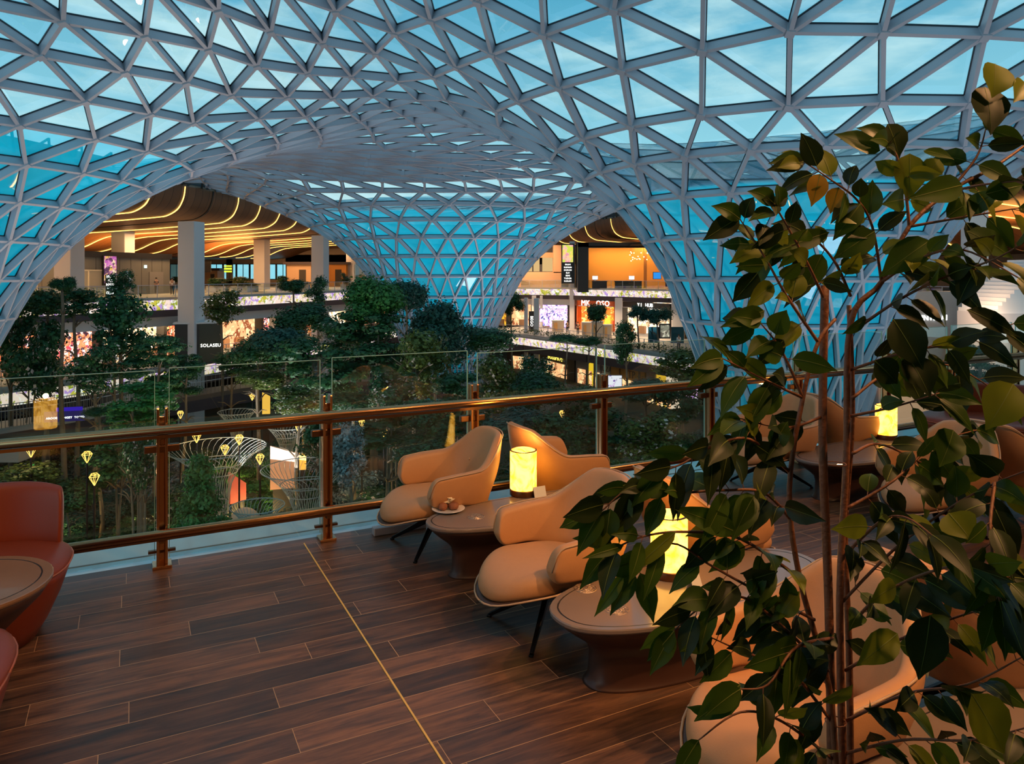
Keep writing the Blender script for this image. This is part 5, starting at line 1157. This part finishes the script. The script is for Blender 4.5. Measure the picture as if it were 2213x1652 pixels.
T = [ # px, D, ytop, ybot, halfwidth, kind, hue, variant, stems, text
 (22, 47, 640, 800, 52, 'loose', 0, 0, 1, 'slim tree cut by the left edge, in front of the amber shops'),
 (100, 46, 618, 700, 48, 'round', 0, 1, 1, 'slim tree with a flat dark top against the grey service block'),
 (96, 45, 690, 860, 55, 'loose', 0, 1, 1, 'tall airy tree in front of the cream shop, left part of the hall'),
 (136, 43, 598, 640, 22, 'round', 0, 0, 1, 'thin tree with a small round tuft rising above the left banner'),
 (170, 45, 628, 690, 45, 'loose', 0, 0, 1, 'tree with an uneven crown in front of the left banner screen'),
 (262, 46, 583, 640, 28, 'loose', 0, 1, 1, 'tree whose thin tip reaches the white exit sign'),
 (258, 45, 640, 790, 62, 'loose', 0, 0, 2, 'broad multi-stemmed tree left of the black corner shop'),
 (205, 41, 740, 850, 55, 'loose', 0, 1, 1, 'dark tree standing over the lower left banner'),
 (330, 42, 730, 830, 60, 'layer', 0, 0, 1, 'layered tree just left of the first column'),
 (310, 34, 830, 925, 75, 'layer', 4, 1, 1, 'feathery bright green tree behind the first glass panel'),
 (218, 38, 880, 905, 32, 'round', 0, 1, 1, 'small rounded tree beside the dark blue sign'),
 (505, 52, 762, 815, 48, 'loose', 0, 0, 1, 'low spreading tree under the white shop sign'),
 (480, 60, 625, 700, 40, 'loose', 2, 1, 1, 'sparse thin tree in front of the second banner screen'),
 (560, 50, 720, 815, 55, 'round', 0, 0, 1, 'rounded dark tree in front of the yellow and pink posters'),
 (612, 47, 700, 790, 60, 'round', 1, 1, 1, 'blue-green round tree under the third column'),
 (655, 52, 655, 745, 60, 'round', 0, 0, 1, 'dark dense tree in front of the sloping white stair edge'),
 (688, 60, 596, 665, 24, 'loose', 0, 1, 1, 'narrow flowering tree rising over the gallery beside the third column'),
 (628, 66, 604, 640, 26, 'round', 0, 0, 1, 'small round tree on the gallery planter'),
 (690, 44, 740, 870, 85, 'layer', 0, 0, 1, 'wide layered tree in the middle of the garden, left of the tallest tree'),
 (812, 47, 597, 720, 62, 'round', 4, 0, 1, 'tallest tree, its bright green crown overlapping the middle funnel'),
 (800, 46, 680, 800, 85, 'layer', 0, 1, 1, 'broad lower crown of the tallest group, before the middle funnel'),
 (884, 54, 598, 690, 45, 'round', 1, 1, 1, 'blue-green tree against the glass of the middle funnel'),
 (940, 50, 650, 790, 58, 'round', 1, 0, 1, 'dense blue-green tree directly in front of the middle funnel'),
 (900, 44, 725, 880, 70, 'loose', 2, 0, 3, 'open tree with pale forking stems behind the third glass panel'),
 (1062, 54, 700, 780, 58, 'round', 0, 1, 1, 'dark tree at the right foot of the middle funnel'),
 (1075, 46, 765, 890, 60, 'loose', 2, 1, 1, 'olive tree right of the third railing post'),
 (1166, 40, 808, 905, 62, 'round', 0, 0, 1, 'densely rounded dark tree below the gold lettered shop'),
 (1160, 46, 770, 840, 40, 'loose', 0, 1, 1, 'thin tree behind the densely rounded tree'),
 (1107, 92, 632, 690, 22, 'round', 0, 0, 1, 'small tree on the middle gallery left of the totem sign'),
 (1285, 84, 652, 705, 24, 'round', 0, 1, 1, 'small clipped tree before the orange shop'),
 (1383, 80, 660, 700, 22, 'round', 1, 0, 1, 'small square-crowned tree before the cream shop, left one'),
 (1425, 79, 660, 710, 25, 'round', 1, 1, 1, 'small square-crowned tree before the cream shop, right one'),
 (1352, 60, 700, 790, 26, 'loose', 0, 0, 1, 'slender tree crossing the right banner screen'),
 (1222, 66, 722, 745, 32, 'round', 0, 1, 1, 'low bush-like tree on the edge of the right banner'),
 (1268, 68, 728, 752, 26, 'round', 0, 0, 1, 'low clipped tree on the banner edge before the cream kiosks'),
 (1400, 42, 822, 880, 62, 'round', 1, 0, 1, 'wide rounded tree behind the rail, below the ochre shop'),
 (1480, 44, 760, 830, 60, 'loose', 2, 0, 1, 'olive tree in front of the right funnel edge'),
 (1455, 40, 840, 960, 60, 'layer', 0, 1, 1, 'dark layered tree near the violet advertising screen'),
 (432, 29, 990, 1165, 66, 'cone', 4, 0, 1, 'bright green cone-shaped tree beside the wire trumpets'),
 (60, 33, 1010, 1080, 70, 'loose', 2, 0, 1, 'olive tree above the rust chair back'),
 (150, 34, 1040, 1120, 55, 'round', 0, 0, 1, 'dark round tree right of the rust chair back'),
 (255, 36, 905, 1040, 75, 'layer', 0, 0, 2, 'layered tree between the garden lamps and the first post'),
 (300, 33, 920, 1060, 40, 'loose', 0, 1, 3, 'pale-stemmed tree just left of the first post'),
 (757, 33, 925, 1050, 50, 'loose', 3, 0, 1, 'silvery flowering tree right of the second post'),
 (830, 36, 900, 960, 90, 'layer', 0, 0, 3, 'dark tree with several straight trunks behind the tan chair by the railing'),
 (900, 34, 940, 1010, 60, 'round', 0, 1, 1, 'dark round tree above the back of the first tan chair'),
 (1110, 36, 880, 960, 70, 'round', 1, 1, 1, 'blue-green tree above the first glowing lamp'),
 (1200, 34, 900, 1000, 60, 'loose', 0, 0, 1, 'leafy tree right above the chair seen from behind'),
 (1300, 36, 880, 980, 70, 'layer', 0, 1, 1, 'layered dark tree behind the fourth railing post'),
 (1400, 34, 890, 1000, 70, 'loose', 2, 1, 1, 'olive green tree behind the railing near the fig'),
 (640, 38, 835, 900, 55, 'loose', 2, 0, 1, 'olive tree under the footbridge'),
 (765, 40, 845, 905, 60, 'round', 0, 1, 1, 'dark round tree crossing the handrail, left of the small lamp reflection'),
 (1000, 40, 820, 930, 70, 'layer', 0, 0, 2, 'layered tree behind the third railing post'),
 (560, 44, 800, 850, 45, 'round', 2, 1, 1, 'olive round tree before the footbridge deck'),
 (60, 48, 760, 850, 60, 'loose', 0, 0, 2, 'thin forked tree in front of the lower left banner, near the edge'),
 (395, 46, 770, 850, 45, 'layer', 0, 1, 1, 'layered tree under the black corner shop'),
 (735, 50, 690, 790, 55, 'loose', 0, 1, 2, 'airy tree left of the tallest tree in front of lit shops'),
 (980, 52, 690, 790, 50, 'loose', 1, 1, 1, 'airy blue-green tree before the foot of the middle funnel'),
 (850, 38, 800, 900, 60, 'loose', 0, 1, 2, 'dark airy tree behind the handrail, middle of the view'),
 (945, 36, 860, 960, 60, 'round', 0, 0, 1, 'rounded tree behind the handrail left of the third post'),
 (700, 34, 900, 1000, 50, 'loose', 0, 0, 2, 'thin dark tree right behind the second railing post'),
 (1260, 40, 840, 930, 55, 'loose', 0, 0, 1, 'airy dark tree between the two rounded trees'),
 (2120, 30, 750, 830, 45, 'layer', 0, 0, 1, 'tree with flat layered leaves beyond the railing at the far right'),
 (2060, 32, 790, 860, 50, 'round', 0, 1, 1, 'round dark tree beyond the railing left of the rust sofa'),
]
for (px, D, yt, yb, hw, kind, hue, v, nst, lab) in T:
    tree(px, D, yt, yb, hw, kind, hue, v, lab, nst, 'trees in the indoor garden')
# trees and planters on the galleries
for (px, D, yt, hw, lab) in ((385, 118, 598, 14, 'leafy planter by the day windows, left one'), (470, 84, 603, 28, 'flowering planter behind the glass railing, widest of the upper left gallery'), (520, 84, 600, 24, 'flowering planter before the day windows'), (545, 86, 610, 14, 'small red-flowered planter behind the glass railing'), (610, 92, 598, 16, 'planter beside the slim column of the upper left gallery'), (655, 95, 606, 18, 'dark planter in front of the tan kiosk'), (745, 98, 590, 10, 'narrow upright planter before the orange kiosk'), (765, 98, 612, 20, 'low planter beside the orange kiosk')):
    z0 = EYE-2.2; x = X_(px, D); root = empty('planter', (x, D, z0), 0, lab, 'planter'); R = hw/F*D
    m = MB(); m.box((0, 0, .35), (R*1.5, 1.0, .7)); m.build('planter_box', M_slab, root)
    o = bpy.data.objects.new('foliage', crown('loose', 2 if px in (520,545) else 0, px % 2)); C.objects.link(o); o.parent = root; h = Z_(yt, D)-z0-.6; o.location = (0, 0, .6+h/2); o.scale = (R, 1.0, h/2*1.1)
# low shrubs
r = random.Random(12); n = 0; shr = []
kinds_ = [('loose', 2), ('round', 0), ('loose', 3), ('layer', 4), ('round', 1), ('loose', 0)]
for row_ in range(7):
    D = 31+row_*3.6
    for k in range(int(16+row_)):
        px = -40+1640*(k+r.uniform(.1,.9))/(16+row_); kd, hu = kinds_[r.randrange(6)]; R = r.uniform(.9, 1.9); h = r.uniform(1.0, 2.6)
        if 330 < px < 760 and D < 36: h *= .5
        root = bpy.data.objects.new('garden_shrub', None); C.objects.link(root); root.location = (X_(px, D), D+r.uniform(-1.4,1.4), G0); root.rotation_euler = (0, 0, r.uniform(0, 6))
        tag(root, '%s %s garden shrub, row %s back from the railing, %s from the left' % (HN[hu], {'loose':'airy','round':'rounded','layer':'layered'}[kd], ORD[row_], ORD[k]), 'shrub', 'low garden shrubs')
        o = bpy.data.objects.new('foliage', crown(kd, hu, r.randrange(2))); C.objects.link(o); o.parent = root; o.location = (0, 0, h/2); o.scale = (R, R, h/2*1.1)
# garden lamps: wire diamonds on poles
M_gl = emis('lamp_wire_gold', (1,.50,.10), 4)
def garden_lamp(px, py, D, lab, s_=1.0):
    root = empty('garden_lamp', (X_(px, D), D, G0), rnd.uniform(0, 1), lab, 'lamp', 'diamond-shaped garden lamps'); z = Z_(py, D)-G0
    m = MB(); m.tube([(0,0,0), (0,0,z-.35*s_)], .045, 6); m.build('pole', M_iron, root)
    m = MB(); top = [(.26*s_*math.cos(k*PI/3), .26*s_*math.sin(k*PI/3), z+.12*s_) for k in range(6)]; cap = [(.15*s_*math.cos(k*PI/3+.5), .15*s_*math.sin(k*PI/3+.5), z+.26*s_) for k in range(6)]
    for k in range(6): m.bar(top[k], (0,0,z-.38*s_), .013, .013); m.bar(top[k], top[(k+1) % 6], .013, .013); m.bar(top[k], cap[k], .012, .012); m.bar(cap[k], cap[(k+1) % 6], .012, .012)
    m.build('lamp_head', M_gl, root)
    light('garden_lamp_glow', 'POINT', (X_(px, D), D, z+G0), (1,.62,.25), 75*s_, size=.15)
for a in ((67, 975, 33, 'diamond-shaped wire lamp on a pole, furthest left above the rust chair'), (188, 987, 33, 'diamond-shaped wire lamp on a pole, upper of the pair near the left rail'), (204, 1035, 31, 'diamond-shaped wire lamp on a pole, lower of the pair near the left rail'), (390, 896, 42, 'small wire lamp glowing under the end of the ramp bridge'), (425, 945, 37, 'wire lamp glowing behind the rim of the largest trumpet, left side'), (517, 950, 37, 'wire lamp glowing behind the rim of the largest trumpet, right side'), (486, 972, 38, 'wire lamp glowing inside the largest trumpet'), (562, 992, 36, 'pale wire lamp on a pole between the two big trumpets'), (645, 925, 42, 'spiky bright lamp just left of the second post'), (545, 858, 50, 'small round lamp under the footbridge'), (782, 915, 40, 'yellow lit lamp between the trunks right of the second post'), (830, 935, 40, 'yellow lit lamp among the dark trunks'), (1215, 895, 44, 'warm small lamp in the dark trees beyond the fourth post')):
    garden_lamp(*a[:3], a[3], .82 if a[2] < 40 else .7)
for (px, D, pw) in ((80, 36, 200), (140, 32, 120), (300, 38, 120), (560, 38, 220), (700, 36, 120), (790, 38, 200), (900, 40, 130), (1050, 42, 160), (1200, 46, 180), (1350, 44, 160), (1430, 50, 200), (480, 44, 160), (620, 50, 160)):
    light('garden_spot', 'POINT', (X_(px, D), D, G0+1.0), (1,.60,.20), pw*1.7, size=.2)
# fine gallery planting strips (uncountable) along the middle galleries
def strip_green(pl, off, z, lab, seed, hue):
    r = random.Random(seed); m = MB()
    for p, d in along([tuple(q) for q in polyoff(pl, off)], .12):
        if p.y < 36 or p.y > 116: continue
        for k in range(5):
            b = Vector((p.x+r.uniform(-.35,.35), p.y+r.uniform(-.35,.35), z+r.uniform(.05,.65))); a = r.uniform(0, 6.28); u = Vector((math.cos(a), math.sin(a), r.uniform(-.6,.6)))*.16; v = Vector((-math.sin(a), math.cos(a), r.uniform(-.5,.5)))*.07
            m.add([b-u, b+v, b+u, b-v], [(0,1,2),(0,2,3)])
    o = m.build('planting_strip', LM[hue]); tag(o, lab, 'plants', kind='stuff')
strip_green(FLm, .35, EYE-8.1, 'strip of low planting behind the middle left banner', 4, 2); strip_green(FRm, .35, EYE-8.1, 'strip of low planting behind the middle right banner', 5, 2)
# flowers and chairs glimpsed as sparkle are left to the planting; people on the galleries
def person(loc, rz, lab, shirt, trousers, arm=0.3, hair=(.02,.015,.012), h=1.72):
    root = empty('person', loc, rz, lab, 'person'); s_ = h/1.72
    def skin(name, verts, edges, rad, mt, root_i=0):
        me = bpy.data.meshes.new(name); me.from_pydata([tuple(Vector(v)*s_) for v in verts], edges, []); o = bpy.data.objects.new(name, me); C.objects.link(o); o.parent = root
        o.modifiers.new('skin', 'SKIN'); me.materials.append(mt)
        for i, q in enumerate(rad): me.skin_vertices[0].data[i].radius = (q[0]*s_, q[1]*s_) if isinstance(q, tuple) else (q*s_, q*s_)
        for i in range(len(verts)): me.skin_vertices[0].data[i].use_root = (i == root_i)
        subsurf(o, 1); return o
    V = [(0,0,.94),(0,0,1.15),(0,0,1.38),(0,.01,1.50),(0,.02,1.60),(0,.02,1.69),(-.09,0,.86),(-.10,.01,.48),(-.10,0,.09),(-.10,-.14,.04),(.09,0,.86),(.10,.02,.48),(.11,0,.09),(.11,-.14,.04),
         (-.18,0,1.38),(-.22,.02,1.12),(-.20,-.10,.93),(-.19,-.16,.87),(.18,0,1.38),(.22,.02,1.12),(.16,-.18*arm*2,.98),(.12,-.3*arm*2,.95)]
    E = [(0,1),(1,2),(2,3),(3,4),(4,5),(0,6),(6,7),(7,8),(8,9),(0,10),(10,11),(11,12),(12,13),(2,14),(14,15),(15,16),(16,17),(2,18),(18,19),(19,20),(20,21)]
    Rr = [(.14,.10),(.13,.09),(.15,.10),.05,(.075,.09),(.06,.08),.085,.055,.04,.035,.085,.055,.04,.035,.055,.042,.032,.028,.055,.042,.032,.028]
    skin('body', V, E, Rr, mat('skin', (.45,.26,.18), .6))
    skin('shirt', [V[0],V[1],V[2],V[14],V[15],V[18],V[19]], [(0,1),(1,2),(2,3),(3,4),(2,5),(5,6)], [(.16,.115),(.145,.105),(.165,.112),.064,.052,.064,.052], mat('shirt_%02d' % int(shirt[0]*90+shirt[2]*9), shirt, .7))
    skin('trousers', [V[0],V[6],V[7],V[8],V[10],V[11],V[12]], [(0,1),(1,2),(2,3),(0,4),(4,5),(5,6)], [(.155,.115),.098,.07,.058,.098,.07,.058], mat('trousers_%02d' % int(trousers[0]*90), trousers, .7))
    m = MB(); m.lathe([(.0,.13),(.06,.115),(.088,.07),(.092,.02),(.085,-.03)], (0, .035*s_, 1.62*s_), 12, sy=1.1, capb=True, capt=False); m.build('hair', mat('dark_hair', hair, .6), root, True)
    return root
zf = EYE-2.2
person((X_(372, 73), 73, zf), .3, 'person in a white top at the glass railing, left of the pair by the column', (.8,.78,.74), (.02,.02,.025))
person((X_(390, 72), 72, zf), -.4, 'person in a pale shirt and black apron-dark trousers next to the first column, right one', (.75,.72,.7), (.012,.012,.014), .6)
person((X_(338, 76), 76, zf), .9, 'person in grey clothes by the grey door of the service block', (.13,.13,.13), (.08,.08,.08))
person((X_(506, 67), 67, EYE-8.2), .2, 'person in black standing before the yellow poster on the middle gallery', (.015,.015,.02), (.012,.012,.014))
person((X_(518, 67.4), 67.4, EYE-8.2), -.6, 'person in black right of another one before the pink poster', (.015,.015,.02), (.012,.012,.014))
person((X_(1226, 100), 100, EYE-8.2), .2, 'person in dark clothes beside the column left of the orange shop', (.03,.02,.03), (.012,.012,.014))
person((X_(1249, 98), 98, EYE-8.2), .2, 'person in dark clothes at the entrance of the orange shop', (.05,.015,.015), (.012,.012,.014))
person((X_(1467, 78), 78, EYE-8.2), .2, 'person in a white top and black skirt before the pale column at the right funnel', (.85,.82,.8), (.012,.012,.014))
# ------------------------------------------------------------------ the potted fig in front
def figmat(name, c, tr=.35):
    m = bpy.data.materials.new(name); m.use_nodes = True; nt = m.node_tree; N = nt.nodes; L = nt.links; b = N['Principled BSDF']; o = N['Material Output']
    b.inputs['Base Color'].default_value = (*c, 1); b.inputs['Roughness'].default_value = .42; b.inputs['Specular IOR Level'].default_value = .3
    tc = N.new('ShaderNodeTexCoord'); nz = N.new('ShaderNodeTexNoise'); nz.inputs['Scale'].default_value = 14; L.new(tc.outputs['Object'], nz.inputs['Vector'])
    mx0 = N.new('ShaderNodeMixRGB'); mx0.inputs[1].default_value = (*[x*.65 for x in c], 1); mx0.inputs[2].default_value = (*[min(1, x*1.35) for x in c], 1); L.new(nz.outputs[0], mx0.inputs[0]); L.new(mx0.outputs[0], b.inputs['Base Color'])
    t = N.new('ShaderNodeBsdfTranslucent'); L.new(mx0.outputs[0], t.inputs[0]); mx = N.new('ShaderNodeMixShader'); mx.inputs[0].default_value = tr
    L.new(b.outputs[0], mx.inputs[1]); L.new(t.outputs[0], mx.inputs[2]); L.new(mx.outputs[0], o.inputs[0]); return m
FM = [figmat('fig_leaf_dark', (.018,.032,.006), .22), figmat('fig_leaf', (.040,.082,.006), .3), figmat('fig_leaf_young', (.15,.18,.010), .4), figmat('fig_leaf_amber', (.42,.22,.02), .45), figmat('fig_vein', (.16,.20,.04), .2)]
M_stem = mat('fig_stem', (.20,.075,.035), .55, var=.3, vscale=30, bump=.3, bscale=90)
def fig():
    base = Vector((X_(1806, 1.76), 1.76, 0)); root = empty('potted_fig', base, 0, 'tall leafy weeping fig in a pot in the right foreground, its stems tied together', 'plant')
    r = random.Random(21); lv = MB(); st = MB()
    prof = [(0, .0), (.10, .30), (.24, .46), (.42, .50), (.60, .42), (.76, .26), (.88, .11), (1.0, .012)]
    def leaf(b, d, L_, W_, mi, roll=0.0, droop=.35, up=Vector((0, -1, .35))):
        b = Vector(b); d = Vector(d).normalized(); s_ = d.cross(up)
        if s_.length < .05: s_ = d.cross(Vector((1, 0, 0)))
        s_.normalize(); n = s_.cross(d).normalized(); q = Matrix.Rotation(roll, 3, d); s_ = q @ s_; n = q @ n
        rows = []; fold = r.uniform(.10, .32)
        for t, w in prof:
            c = b+d*(L_*t)-Vector((0, 0, 1))*(droop*L_*t*t*.6)+n*(L_*.05*math.sin(t*PI)); wv = .06*math.sin(t*9+roll*3)
            e1 = c+s_*(w*W_)+n*(w*W_*(fold+wv)); e2 = c-s_*(w*W_)+n*(w*W_*(fold-wv)); rows.append([e1-root.location, (e1+c)/2-root.location-n*.0, c-root.location, (e2+c)/2-root.location, e2-root.location])
        lv.grid(rows, mi)
        vr = [[x[2]-n*.0009+s_*.0011*(1-i/8), x[2]-n*.0013, x[2]-n*.0009-s_*.0011*(1-i/8)] for i, x in enumerate(rows)]; lv.grid(vr, 4)
        vr = [[x[2]+n*.0011+s_*.0011*(1-i/8), x[2]+n*.0014, x[2]+n*.0011-s_*.0011*(1-i/8)] for i, x in enumerate(rows)]; lv.grid(vr, 4)
    def tub_(pts, r0, r1, n=7):
        k = len(pts); st.tube([Vector(p)-root.location for p in pts], [r0+(r1-r0)*i/(k-1) for i in range(k)], n)
    def path(px, sub=5):
        q = [P(a, b, c) for a, b, c in px]; out = []
        for i in range(len(q)-1):
            p0, p1, p2, p3 = q[max(0,i-1)], q[i], q[i+1], q[min(len(q)-1, i+2)]
            for j in range(sub):
                t = j/sub; out.append(.5*((2*p1)+(-p0+p2)*t+(2*p0-5*p1+4*p2-p3)*t*t+(-p0+3*p1-3*p2+p3)*t**3))
        return out+[q[-1]]
    foot = Vector((base.x, base.y, .42))
    mains = [([(1797,1652,1.76),(1791,1300,1.75),(1778,950,1.74),(1783,617,1.74)], .0105, .0095), ([(1822,1652,1.78),(1815,1300,1.78),(1829,1000,1.78),(1838,700,1.78),(1905,610,1.8),(1965,490,1.8),(2050,415,1.82),(2150,360,1.85),(2235,300,1.9)], .010, .003),
             ([(1806,1652,1.74),(1790,1480,1.73),(1728,1250,1.70),(1706,1060,1.68),(1735,860,1.68),(1768,740,1.70),(1805,690,1.72)], .008, .004), ([(1838,1652,1.80),(1835,1400,1.80),(1826,1150,1.80),(1842,900,1.80),(1835,660,1.80)], .009, .006)]
    for px, r0, r1 in mains:
        q = path(px); q = [foot+Vector((r.uniform(-.02,.02), r.uniform(-.02,.02), 0)), q[0]-Vector((0,0,.12))]+q; tub_(q, r0, r1, 9)
    for (a, b) in ((1806, 1003), (1806, 1560)): # ties round the stems
        c = P(a, b, 1.765); st.tube([c-root.location+Vector((.024*math.cos(t*PI/6), .022*math.sin(t*PI/6), 0)) for t in range(13)], .0016, 5)
    B = [[(1706,1120,1.68),(1650,1065,1.62),(1560,1060,1.57),(1450,1066,1.54),(1370,1052,1.52),(1300,1105,1.50)], [(1728,1250,1.70),(1600,1165,1.60),(1480,1150,1.55),(1390,1160,1.52),(1320,1190,1.5)],
         [(1760,1340,1.7),(1640,1280,1.63),(1540,1225,1.58),(1450,1175,1.56),(1370,1235,1.54)], [(1790,1450,1.72),(1680,1345,1.65),(1600,1290,1.6),(1520,1310,1.58),(1455,1365,1.56)],
         [(1797,1560,1.74),(1700,1440,1.66),(1620,1415,1.62),(1540,1380,1.58)], [(1797,1640,1.74),(1690,1560,1.64),(1600,1540,1.58),(1510,1600,1.55)],
         [(1822,1300,1.78),(1930,1190,1.7),(2050,1100,1.62),(2150,1045,1.55),(2240,1010,1.5)], [(1829,1100,1.78),(1930,1040,1.8),(2020,960,1.85),(2110,930,1.9)],
         [(1826,1450,1.78),(1950,1380,1.7),(2080,1330,1.6),(2200,1300,1.5)], [(1825,1560,1.78),(1960,1500,1.7),(2090,1480,1.58),(2210,1420,1.5)], [(1825,1630,1.78),(1950,1600,1.65),(2100,1600,1.5),(2230,1570,1.4)],
         [(1768,740,1.7),(1700,640,1.68),(1655,560,1.66),(1600,475,1.65)], [(1783,650,1.74),(1740,560,1.70),(1690,470,1.66),(1672,440,1.65)], [(1838,720,1.78),(1940,650,1.7),(2040,600,1.6),(2150,560,1.5),(2220,520,1.45)],
         [(1838,800,1.78),(1960,760,1.7),(2080,740,1.65),(2190,700,1.6)], [(1905,610,1.8),(1885,490,1.78),(1850,430,1.76),(1790,385,1.74),(1738,350,1.74)], [(1965,490,1.8),(2080,470,1.75),(2200,450,1.7)],
         [(1735,860,1.68),(1650,820,1.64),(1562,775,1.6)], [(1706,1020,1.68),(1620,950,1.62),(1540,965,1.56),(1480,1000,1.54),(1430,1020,1.52)], [(1965,490,1.8),(1955,400,1.8),(1935,330,1.8),(1915,300,1.8)],
         [(2050,415,1.82),(2110,340,1.84),(2130,280,1.85)], [(1778,900,1.74),(1700,925,1.68),(1600,905,1.64)], [(1838,900,1.78),(1930,880,1.74),(2030,850,1.7)], [(1735,860,1.68),(1690,760,1.66),(1645,700,1.64)],
         [(1826,1200,1.78),(1900,1130,1.6),(1960,1120,1.5),(2040,1180,1.42)], [(1840,1350,1.78),(1900,1290,1.65),(2000,1240,1.5),(2110,1220,1.42),(2190,1260,1.38)], [(2150,1045,1.55),(2140,1150,1.45),(2160,1300,1.4)],
         [(1838,640,1.8),(1800,560,1.76),(1740,510,1.74),(1650,530,1.72)], [(1905,610,1.8),(1985,560,1.7),(2080,540,1.6),(2200,600,1.5)], [(1843,980,1.79),(1900,960,1.9),(1990,1000,1.95),(2080,1050,1.95)], [(1800,1380,1.74),(1720,1400,1.62),(1660,1480,1.56),(1600,1490,1.54)],
         [(1843,860,1.79),(1930,800,1.88),(2050,790,1.9),(2160,850,1.9)], [(2050,415,1.82),(2120,400,1.7),(2213,390,1.6)]]
    nl = 0
    for bi, px in enumerate(B):
        q = path(px, 6); tub_(q, .0042, .0014, 6); L_ = 0; nxt = .05; side = 1
        for a, b in zip(q, q[1:]):
            L_ += (b-a).length
            if L_ >= nxt:
                nxt = L_+r.uniform(.030, .050); side = -side; t = (b-a).normalized(); out = t.cross(Vector((0, -1, 0))).normalized()*side
                upper = b.z > 1.9; big = 1.0 if not upper else .95
                for rep in range(2 if r.random() < .85 else 1):
                    d = out*r.uniform(.3, .9)+t*r.uniform(.35, .9)+Vector((r.uniform(-.25,.25), r.uniform(-.7,.5), r.uniform(-.75, .0)))
                    qx, qy = HX+F*(b.x+d.x*.04)/b.y, HY-F*(b.z+d.z*.04-EYE)/b.y
                    if (1395 < qx < 1500 and 1075 < qy < 1245 and r.random() < .8) or (1865 < qx < 1955 and 870 < qy < 960 and r.random() < .6) or (1370 < qx < 1620 and 1385 < qy and r.random() < .5) or (1985 < qx < 2085 and 670 < qy < 730 and r.random() < .8) or (2085 < qx and 560 < qy < 720 and r.random() < .5): continue
                    ln = r.uniform(.066, .102)*big; pet = b+d.normalized()*.014; tub_([b, pet], .0011, .0010, 4)
                    u = r.random(); mi = 0 if u < .46 else 1 if u < .86 else 2
                    if upper and r.random() < .12: mi = 2
                    leaf(pet, d, ln, ln*r.uniform(.48, .60), mi, r.uniform(-.8, .8), r.uniform(.15, .6)); nl += 1
                    out = -out
        t = (q[-1]-q[-2]).normalized(); leaf(q[-1], t+Vector((0,0,-.4)), .085, .045, 1, 0, .4)
    # single leaves that stand out against the light: base, tip, width in picture units of their own depth
    H = [((2150,138),(2143,212),84,2,1.83),((2128,188),(2141,292),82,0,1.85),((2215,178),(2190,222),50,2,1.84),((1902,326),(1802,290),54,1,1.8),((1918,268),(1942,347),74,0,1.8),((1738,350),(1655,369),36,0,1.74),((1772,376),(1753,447),46,3,1.74),((1812,405),(1794,462),44,3,1.75),
         ((1674,441),(1647,430),34,0,1.66),((1674,441),(1704,428),34,0,1.66),((1674,441),(1677,467),24,0,1.66),((1597,470),(1519,520),50,0,1.65),((1654,486),(1640,532),42,0,1.66),((1637,590),(1582,654),48,0,1.66),((1966,332),(1962,436),68,2,1.8),((1996,326),(2062,345),30,1,1.8),((2030,345),(1990,395),46,2,1.79),
         ((1792,502),(1612,566),46,1,1.74),((1890,500),(1800,560),60,1,1.75),((1652,672),(1556,708),42,1,1.65),((1694,735),(1634,792),44,0,1.66),((1562,774),(1484,838),46,1,1.6),((1277,1110),(1209,1142),42,1,1.5),((1319,1100),(1308,1174),50,1,1.5),((1357,1045),(1262,1092),40,0,1.52),
         ((1450,1060),(1340,1048),44,1,1.54),((1347,1180),(1258,1208),24,1,1.5),((1347,1243),(1284,1334),30,2,1.52),((1457,1364),(1398,1430),42,1,1.55),((1516,1368),(1531,1474),38,0,1.57),((1768,1372),(1711,1532),76,0,1.7),((1460,1150),(1360,1240),34,2,1.52),((1430,1180),(1390,1300),36,1,1.53),
         ((1600,1480),(1500,1560),60,1,1.56),((1590,1150),(1450,1095),52,1,1.56),((2190,830),(2130,930),90,2,1.55),((2050,1110),(2100,1170),78,2,1.5),((2160,1260),(2190,1400),74,1,1.42),((1940,1370),(1850,1440),62,2,1.6),((2100,1500),(2170,1630),100,2,1.35),((2010,1330),(1985,1470),86,0,1.5),((1930,690),(1995,800),80,0,1.55),
         ((1960,770),(2010,860),80,0,1.6),((1890,780),(1940,830),60,0,1.6),((2090,670),(2205,730),46,0,1.5),((1630,960),(1700,1010),46,0,1.63),((1650,900),(1590,880),40,2,1.64),((2060,930),(2030,1010),70,1,1.7),((1860,440),(1800,520),50,1,1.76),((2080,400),(1960,430),60,1,1.7),((2130,420),(2213,400),50,1,1.65),((2010,520),(1900,600),70,1,1.7),((2090,500),(2190,560),60,1,1.6)]
    for (b0, t0, w, mi, D) in H:
        b = P(b0[0], b0[1], D); e = P(t0[0], t0[1], D-r.uniform(-.02,.05)); L_ = (e-b).length; leaf(b, e-b, L_, w/F*D, mi, r.uniform(-.25,.25), 0.0)
    f_ = lv.build('foliage', FM, root, True); s_ = st.build('stems', M_stem, root, True)
    m = MB(); m.lathe([(.15,0),(.17,.02),(.21,.44),(.215,.47),(.195,.47),(.19,.42),(.0,.415)], n=40, capt=False); m.build('pot', mat('pot_dark', (.05,.045,.04), .4), root, True)
fig()
